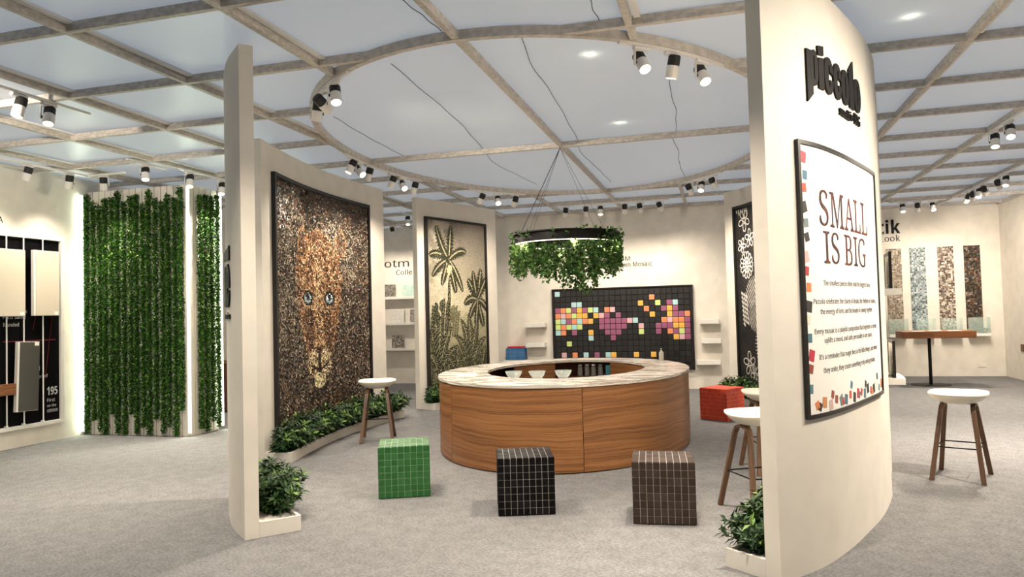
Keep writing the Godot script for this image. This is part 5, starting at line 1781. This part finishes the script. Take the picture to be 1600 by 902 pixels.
# ==================================================================== track spotlights
var lampm := {}
func build_lamps() -> void:
	var st := st_new()
	# head along -Z: a white barrel with a rim, open at the front
	var turn := Basis(Vector3.RIGHT, -PI / 2)   # +Y of the lathe points to -Z
	add_lathe(st, [Vector2(0.0, -0.02), Vector2(0.047, -0.02), Vector2(0.048, -0.016), Vector2(0.048, 0.072), Vector2(0.046, 0.075), Vector2(0.042, 0.075), Vector2(0.040, 0.06)], 24, Vector3.ZERO, turn)
	lampm.barrel = st.commit()
	st = st_new()
	add_lathe(st, [Vector2(0.0, -0.1), Vector2(0.04, -0.1), Vector2(0.0455, -0.094), Vector2(0.047, -0.086), Vector2(0.047, -0.022), Vector2(0.0, -0.021)], 24, Vector3.ZERO, turn)
	lampm.rear = st.commit()
	st = st_new()
	add_lathe(st, [Vector2(0.0405, 0.061), Vector2(0.03, 0.0655), Vector2(0.0, 0.067)], 24, Vector3.ZERO, turn)
	lampm.lens = st.commit()
	st = st_new()
	add_box(st, Vector3(0, -0.014, 0), Vector3(0.036, 0.026, 0.15), 0.004)
	lampm.adapter = st.commit()
	st = st_new()
	add_box(st, Vector3(0.028, -0.03, 0), Vector3(0.072, 0.008, 0.02), 0.002)
	add_box(st, Vector3(0.062, -0.085, 0), Vector3(0.008, 0.12, 0.026), 0.002)
	lampm.arm = st.commit()
	st = st_new()
	add_box(st, Vector3(0.055, -0.125, 0), Vector3(0.014, 0.022, 0.022), 0.003)
	lampm.pivot = st.commit()
	# x, z, target, energy factor, label
	var near_ring := "spotlights at the near right of the oval ring"
	var left_ring := "spotlights at the near left of the oval ring"
	var L := [
		[-0.50, -5.57, Vector3(0.45, 1.2, -4.3), 0.8, "left of three spotlights at the near right of the ring, lit face showing", near_ring],
		[-0.30, -5.80, Vector3(-1.0, 0.0, -6.3), 1.0, "middle of three spotlights at the near right of the ring, pointing away", near_ring],
		[-0.11, -6.10, Vector3(0.85, 0.9, -4.6), 0.8, "right of three spotlights at the near right of the ring, lit face showing", near_ring],
		[-3.02, -5.49, Vector3(-2.2, 0.6, -4.4), 0.8, "uppermost, glowing one of the clustered spotlights at the near left of the ring", left_ring],
		[-3.22, -5.74, Vector3(-1.7, 0.5, -10.4), 1.0, "middle of the clustered spotlights at the near left of the oval ring", left_ring],
		[-3.40, -5.95, Vector3(-4.2, 0.2, -6.4), 0.9, "lowest of the clustered spotlights at the near left of the oval ring", left_ring],
		[-4.28, -8.20, Vector3(-5.0, 1.7, -7.6), 0.3, "left one of the first trio of spotlights above the big cat mosaic", "spotlights above the big cat mosaic"],
		[-4.29, -8.47, Vector3(-1.6, 0.8, -7.4), 0.75, "middle, glowing one of the first trio of spotlights above the big cat mosaic", "spotlights above the big cat mosaic"],
		[-4.27, -8.72, Vector3(-5.1, 1.5, -8.9), 0.3, "right one of the first trio of spotlights above the big cat mosaic", "spotlights above the big cat mosaic"],
		[-4.25, -9.34, Vector3(-5.08, 1.6, -9.3), 0.3, "left one of the second trio of spotlights above the big cat mosaic", "spotlights above the big cat mosaic"],
		[-4.22, -9.62, Vector3(-2.0, 0.8, -7.6), 0.75, "middle, glowing one of the second trio of spotlights above the big cat mosaic", "spotlights above the big cat mosaic"],
		[-4.20, -9.90, Vector3(-5.05, 1.4, -10.3), 0.3, "right one of the second trio of spotlights above the big cat mosaic", "spotlights above the big cat mosaic"],
		[-3.69, -11.35, Vector3(-4.7, 1.6, -11.7), 0.5, "left one of the trio of spotlights above the palm tree mosaic", "spotlights above the palm tree mosaic"],
		[-3.49, -11.65, Vector3(-2.2, 0.4, -8.6), 0.75, "middle, glowing one of the trio of spotlights above the palm tree mosaic", "spotlights above the palm tree mosaic"],
		[-3.29, -11.95, Vector3(-4.25, 1.5, -12.9), 0.55, "right one of the trio of spotlights above the palm tree mosaic", "spotlights above the palm tree mosaic"],
		[-2.71, -13.54, Vector3(-3.2, 1.3, -14.75), 0.23, "first from the left of the six spotlights along the rear wall", "spotlights along the rear wall"],
		[-2.32, -13.54, Vector3(-2.5, 1.2, -14.75), 0.23, "second from the left of the six spotlights along the rear wall", "spotlights along the rear wall"],
		[-2.05, -13.54, Vector3(-1.9, 0.2, -12.4), 0.8, "third, glowing one of the six spotlights along the rear wall", "spotlights along the rear wall"],
		[-1.60, -13.54, Vector3(-1.7, 1.2, -14.75), 0.23, "fourth from the left of the six spotlights along the rear wall", "spotlights along the rear wall"],
		[-1.32, -13.54, Vector3(-1.0, 1.2, -14.75), 0.23, "fifth from the left of the six spotlights along the rear wall", "spotlights along the rear wall"],
		[-0.96, -13.54, Vector3(-0.3, 1.3, -14.75), 0.23, "last on the right of the six spotlights along the rear wall", "spotlights along the rear wall"],
		[-0.33, -11.86, Vector3(0.4, 1.5, -12.9), 0.7, "left one of the trio of spotlights at the far right of the oval ring", "spotlights at the far right of the oval ring"],
		[-0.13, -11.70, Vector3(-0.6, 0.4, -9.4), 0.75, "middle, glowing one of the trio of spotlights at the far right of the oval ring", "spotlights at the far right of the oval ring"],
		[0.08, -11.48, Vector3(0.8, 1.5, -11.9), 0.7, "right one of the trio of spotlights at the far right of the oval ring", "spotlights at the far right of the oval ring"],
		[-5.69, -4.87, Vector3(-5.9, 0.0, -4.0), 0.9, "left one of the two glowing spotlights near the top left corner", "spotlights near the top left corner"],
		[-5.69, -5.16, Vector3(-4.9, 0.0, -4.0), 0.9, "right one of the two glowing spotlights near the top left corner", "spotlights near the top left corner"],
		[-8.13, -7.06, Vector3(-8.7, 1.5, -6.9), 0.22, "left one of the two spotlights above the black display recess", "spotlights above the black display recess"],
		[-8.13, -7.67, Vector3(-8.7, 1.4, -7.9), 0.22, "right one of the two spotlights above the black display recess", "spotlights above the black display recess"],
		[-7.85, -7.95, Vector3(-8.2, 0.4, -8.5), 0.3, "spotlight hanging right before the top of the green wall, pointing away", "spotlights before the green wall"],
		[-6.86, -7.60, Vector3(-6.0, 0.0, -6.6), 0.9, "glowing spotlight above the middle of the green wall", "spotlights before the green wall"],
		[-6.69, -8.20, Vector3(-6.1, 0.0, -7.2), 0.9, "glowing spotlight above the bright corner strip of the green wall", "spotlights before the green wall"],
		[-6.69, -8.85, Vector3(-6.2, 0.0, -7.8), 0.8, "spotlight above the right edge of the green wall", "spotlights before the green wall"],
		[-8.05, -10.58, Vector3(-7.3, 0.0, -9.6), 0.8, "spotlight seen just past the right edge of the green wall", "spotlights before the green wall"],
		[-7.30, -14.75, Vector3(-7.4, 1.6, -15.8), 0.22, "left one of the two black spotlights above the sample ledges", "spotlights above the sample ledges"],
		[-6.80, -14.75, Vector3(-6.7, 1.6, -15.8), 0.22, "right one of the two black spotlights above the sample ledges", "spotlights above the sample ledges"],
		[-5.79, -13.26, Vector3(-5.3, 0.0, -12.2), 0.9, "glowing spotlight seen in the gap between the two left mural walls", "spotlights above the sample ledges"],
		[3.54, -15.92, Vector3(3.4, 0.6, -14.4), 0.7, "glowing spotlight above the large word on the far right wall", "spotlights above the mosaic strips"],
		[3.80, -15.92, Vector3(4.2, 1.6, -17.4), 0.22, "dark spotlight between the two glowing ones on the far right wall", "spotlights above the mosaic strips"],
		[4.07, -15.92, Vector3(4.2, 0.6, -14.4), 0.7, "glowing spotlight right of the dark one on the far right wall", "spotlights above the mosaic strips"],
		[3.165, -9.73, Vector3(2.7, 0.0, -8.4), 1.3, "left one of the two glowing spotlights near the upper right edge", "spotlights near the upper right edge"],
		[3.165, -9.26, Vector3(2.5, 0.0, -7.0), 1.1, "right one of the two glowing spotlights near the upper right edge", "spotlights near the upper right edge"],
		[4.38, -14.95, Vector3(4.0, 1.6, -17.4), 0.26, "first from the far end in the row of spotlights at the far right", "row of spotlights by the far right corner"],
		[4.38, -14.66, Vector3(5.1, 1.6, -17.4), 0.26, "second from the far end in the row of spotlights at the far right", "row of spotlights by the far right corner"],
		[4.38, -14.34, Vector3(3.4, 0.2, -13.0), 0.9, "third, glowing, from the far end in the row of spotlights at the far right", "row of spotlights by the far right corner"],
		[4.38, -14.05, Vector3(5.66, 1.7, -16.3), 0.5, "fourth from the far end in the row of spotlights at the far right", "row of spotlights by the far right corner"],
		[4.38, -13.40, Vector3(5.66, 1.7, -15.4), 0.5, "fifth from the far end in the row of spotlights at the far right", "row of spotlights by the far right corner"],
		[4.38, -13.10, Vector3(3.6, 0.2, -11.6), 0.9, "nearest, glowing one in the row of spotlights at the far right", "row of spotlights by the far right corner"],
		# outside the frame: what lights the raised word, the poster and the carpet in front
		[2.6, -3.9, Vector3(0.55, 2.0, -4.75), 0.72, "spotlight outside the frame lighting the left half of the poster", "spotlights before the poster"],
		[3.0, -5.2, Vector3(0.95, 1.8, -5.4), 0.72, "spotlight outside the frame lighting the right half of the poster", "spotlights before the poster"],
		[-0.5, -3.1, Vector3(-0.4, 0.0, -4.4), 0.8, "spotlight outside the frame over the carpet before the counter", "spotlights over the near carpet"],
		[-5.69, -3.8, Vector3(-7.9, 1.5, -8.4), 0.8, "spotlight outside the frame at the left, aimed at the green wall", "spotlights near the top left corner"],
		[3.165, -6.3, Vector3(2.4, 0.0, -6.9), 1.3, "spotlight outside the frame at the right, over the lone bar stool", "spotlights near the upper right edge"],
		[4.38, -8.6, Vector3(4.2, 0.0, -8.8), 1.2, "spotlight outside the frame at the right, straight over the carpet by the right wall", "row of spotlights by the far right corner"],
		[4.38, -11.0, Vector3(3.4, 0.0, -11.8), 1.0, "spotlight outside the frame at the right, midway along the right wall", "row of spotlights by the far right corner"],
		[3.165, -8.2, Vector3(3.0, 0.0, -10.5), 1.3, "spotlight outside the frame at the right, over the carpet before the table", "spotlights near the upper right edge"],
		[-2.6, -3.1, Vector3(-2.4, 0.0, -4.6), 0.8, "spotlight outside the frame over the carpet by the left partition", "spotlights over the near carpet"]]
	for l in L:
		lamp(l[0], l[1], l[2], l[3], l[4], l[5])
	build_tracks()

const TRACK := 3.535   # underside of the track rails

func lamp(x: float, z: float, target: Vector3, k: float, label: String, group: String) -> void:
	if on_ring(x, z):
		var rt := ring_t(x, z)
		x = RC.x + RA.x * cos(rt)
		z = RC.y + RA.y * sin(rt)
	var t := thing("track_spotlight", label, "spotlight", Vector3(x, TRACK - 0.001, z), 0.0, group)
	var head_at := Vector3(0, -0.125, 0)
	var d := (target - (t.position + head_at)).normalized()
	var yaw := atan2(-d.x, -d.z)
	part("adapter", lampm.adapter, M.white_metal, t, Vector3.ZERO, Basis(Vector3.UP, track_dir(x, z)))
	var yb := Basis(Vector3.UP, yaw)
	part("arm", lampm.arm, M.white_metal, t, Vector3.ZERO, yb)
	part("pivot", lampm.pivot, M.black_metal, t, Vector3.ZERO, yb)
	var h := part("head", lampm.barrel, M.white_metal, t, head_at, Basis.looking_at(d, Vector3.UP if absf(d.y) < 0.99 else Vector3.RIGHT))
	part("rear_housing", lampm.rear, M.black_matte, h)
	part("lens", lampm.lens, M.lamp_lens, h)
	var s := SpotLight3D.new()
	s.name = "beam_light"
	s.position = Vector3(0, 0, -0.08)
	s.light_color = c255(255, 240, 219)
	s.light_energy = SPOT * k
	s.light_size = 0.035
	s.spot_angle = 50.0
	s.spot_angle_attenuation = 1.0
	s.spot_range = 14.0
	s.spot_attenuation = 2.0
	s.shadow_enabled = true
	h.add_child(s)

func ring_t(x: float, z: float) -> float:
	return atan2((z - RC.y) / RA.y, (x - RC.x) / RA.x)

func on_ring(x: float, z: float) -> bool:
	return absf(Vector2((x - RC.x) / RA.x, (z - RC.y) / RA.y).length() - 1.0) < 0.09

func track_dir(x: float, z: float) -> float:
	if on_ring(x, z):
		var t := ring_t(x, z)
		var d := Vector2(-RA.x * sin(t), RA.y * cos(t))
		return atan2(d.x, d.y)
	if (z < -13.4 and z > -13.7) or (z < -14.7 and x < -4.0) or z < -15.85 or (x < -7.5 and z > -8.0 and z < -7.9):
		return PI / 2
	return 0.0

func build_tracks() -> void:
	# bent rails under the ring, one under each group of lamps
	var segs := [[-0.62, -5.35, 0.02, -6.35, "near right"], [-2.85, -5.3, -3.6, -6.1, "near left"], [-4.31, -8.0, -4.2, -10.1, "left of the big cat mosaic"], [-3.8, -11.1, -3.15, -12.15, "far left, above the palm tree mosaic"], [-0.5, -12.0, 0.2, -11.3, "far right"]]
	for s in segs:
		var t0 := ring_t(s[0], s[1])
		var t1 := ring_t(s[2], s[3])
		if t1 - t0 > PI:
			t1 -= TAU
		if t0 - t1 > PI:
			t1 += TAU
		var a := oval_arc(RC, RA, minf(t0, t1), maxf(t0, t1), 16)
		var o := slab("track_rail", a, 0, a.len, TRACK, BEAM0 - 0.005, -0.018, 0.018, M.white_metal, self)
		tag(o, "bent white lighting track under the ring at the " + s[4], "lighting track")
	var str := [[-2.9, -13.54, -0.8, -13.54, "along the rear wall"], [-5.69, -3.5, -5.69, -5.6, "near the top left corner"], [-8.13, -6.6, -8.13, -8.2, "above the black display recess"], [-6.86, -7.3, -6.86, -7.95, "above the middle of the green wall"], [-6.69, -8.0, -6.69, -9.1, "above the right edge of the green wall"],
		[-8.1, -7.95, -7.5, -7.95, "right before the top of the green wall"], [-8.05, -10.2, -8.05, -10.9, "just past the green wall"], [-5.79, -13.0, -5.79, -13.6, "in the gap between the two left mural walls"],
		[-0.5, -2.8, -0.5, -3.4, "outside the frame over the near carpet at the right"], [-2.6, -2.8, -2.6, -3.4, "outside the frame over the near carpet at the left"],
		[-7.7, -14.75, -6.5, -14.75, "above the sample ledges"], [3.3, -15.92, 4.3, -15.92, "above the mosaic strips"], [3.165, -6.0, 3.165, -10.1, "near the upper right edge"], [4.38, -8.3, 4.38, -15.2, "running to the far right corner"], [2.55, -3.74, 3.1, -5.525, "outside the frame before the poster"]]
	for s in str:
		var p0 := Vector3(s[0], (TRACK + BEAM0) / 2, s[1])
		var p1 := Vector3(s[2], (TRACK + BEAM0) / 2, s[3])
		var ax := absf(p0.x - p1.x) > absf(p0.z - p1.z)
		var o := boxp("track_rail", (p0 + p1) / 2, Vector3(p0.distance_to(p1), BEAM0 - TRACK, 0.036) if ax else Vector3(0.036, BEAM0 - TRACK, p0.distance_to(p1)), M.white_metal, self, 0.002)
		tag(o, "straight white lighting track " + s[4], "lighting track")
		if not ax and absf(p0.x - p1.x) > 0.01:
			o.rotation.y = atan2(p1.x - p0.x, p1.z - p0.z)

# ==================================================================== cables lying along the ceiling cloth
func build_cables() -> void:
	var W := [[[-2.52, -5.5], [-2.55, -6.1], [-2.62, -7.4], [-2.78, -8.75], "longest thin cable across the ceiling cloth, left of the pendant"],
		[[-3.75, -6.75], [-3.82, -7.6], [-3.86, -8.75], [-3.86, -8.8], "thin cable across the ceiling cloth near the left side of the oval ring"],
		[[-1.35, -5.2], [-1.44, -6.0], [-1.46, -6.9], [-1.57, -8.74], "thin dark cable across the ceiling cloth, right of the middle beam"],
		[[-0.3, -6.2], [-0.37, -7.0], [-0.36, -7.8], [-0.41, -8.74], "thin wavy cable across the ceiling cloth under the near right spotlights"],
		[[-0.49, -8.8], [-0.44, -9.8], [-0.47, -10.7], [-0.44, -11.8], "thin wavy cable across the ceiling cloth towards the far right of the ring"],
		[[-2.79, -8.8], [-2.9, -9.6], [-2.86, -10.3], [-2.76, -11.5], "thin cable across the ceiling cloth behind the pendant at the left"],
		[[-1.62, -8.82], [-1.66, -9.6], [-1.63, -10.4], [-1.6, -11.8], "thin cable across the ceiling cloth behind the pendant, by the middle beam"],
		[[-0.76, -4.2], [-0.75, -4.6], [-0.76, -5.0], [-0.75, -5.2], "short thin ceiling cable before the ring, at the top of the view"],
		[[-1.95, -4.1], [-1.93, -4.4], [-1.9, -4.7], [-1.88, -5.0], "short thin ceiling cable beside the middle beam, at the top of the view"]]
	for w in W:
		var ctrl := []
		for k in 4:
			ctrl.append(Vector2(w[k][0], w[k][1]))
		var a := arc(ctrl)
		var pts := []
		for i in 33:
			var q := arc_xy(a, a.len * i / 32.0)
			pts.append(Vector3(q.x + 0.005 * sin(i * 0.7), CEIL - 0.004, q.y))
		var st := st_new()
		add_tube(st, pts, 0.0032, 5)
		tag(part("ceiling_cable", st.commit(), M.wire, self), w[4], "cable")
	# work lamps of the hall standing just above the cloth show as cold glows
	var g := [[-0.94, -5.89, "before the near right spotlights"], [-0.99, -8.17, "near the middle of the ring"], [1.42, -5.9, "high above the poster"]]
	for e in g:
		var t := thing("hall_lamp", "cold lamp glowing through the cloth, " + e[2], "lamp", Vector3(e[0], CEIL + 0.045, e[1]), 0.0, "hall lamps above the ceiling cloth")
		var st := st_new()
		add_lathe(st, [Vector2(0.0, -0.03), Vector2(0.03, -0.028), Vector2(0.036, 0.0), Vector2(0.03, 0.02), Vector2(0.0, 0.02)], 16)
		part("bulb", st.commit(), M.led_white, t)
		st = st_new()
		add_lathe(st, [Vector2(0.03, 0.02), Vector2(0.07, 0.01), Vector2(0.075, 0.03), Vector2(0.0, 0.05)], 16)
		part("shade", st.commit(), M.white_metal, t)
		var o := OmniLight3D.new()
		o.name = "bulb_light"
		o.light_color = c255(225, 240, 255)
		o.light_energy = 0.0035
		o.light_size = 0.02
		o.omni_range = 10.0
		o.omni_attenuation = 2.0
		o.shadow_enabled = true
		t.add_child(o)
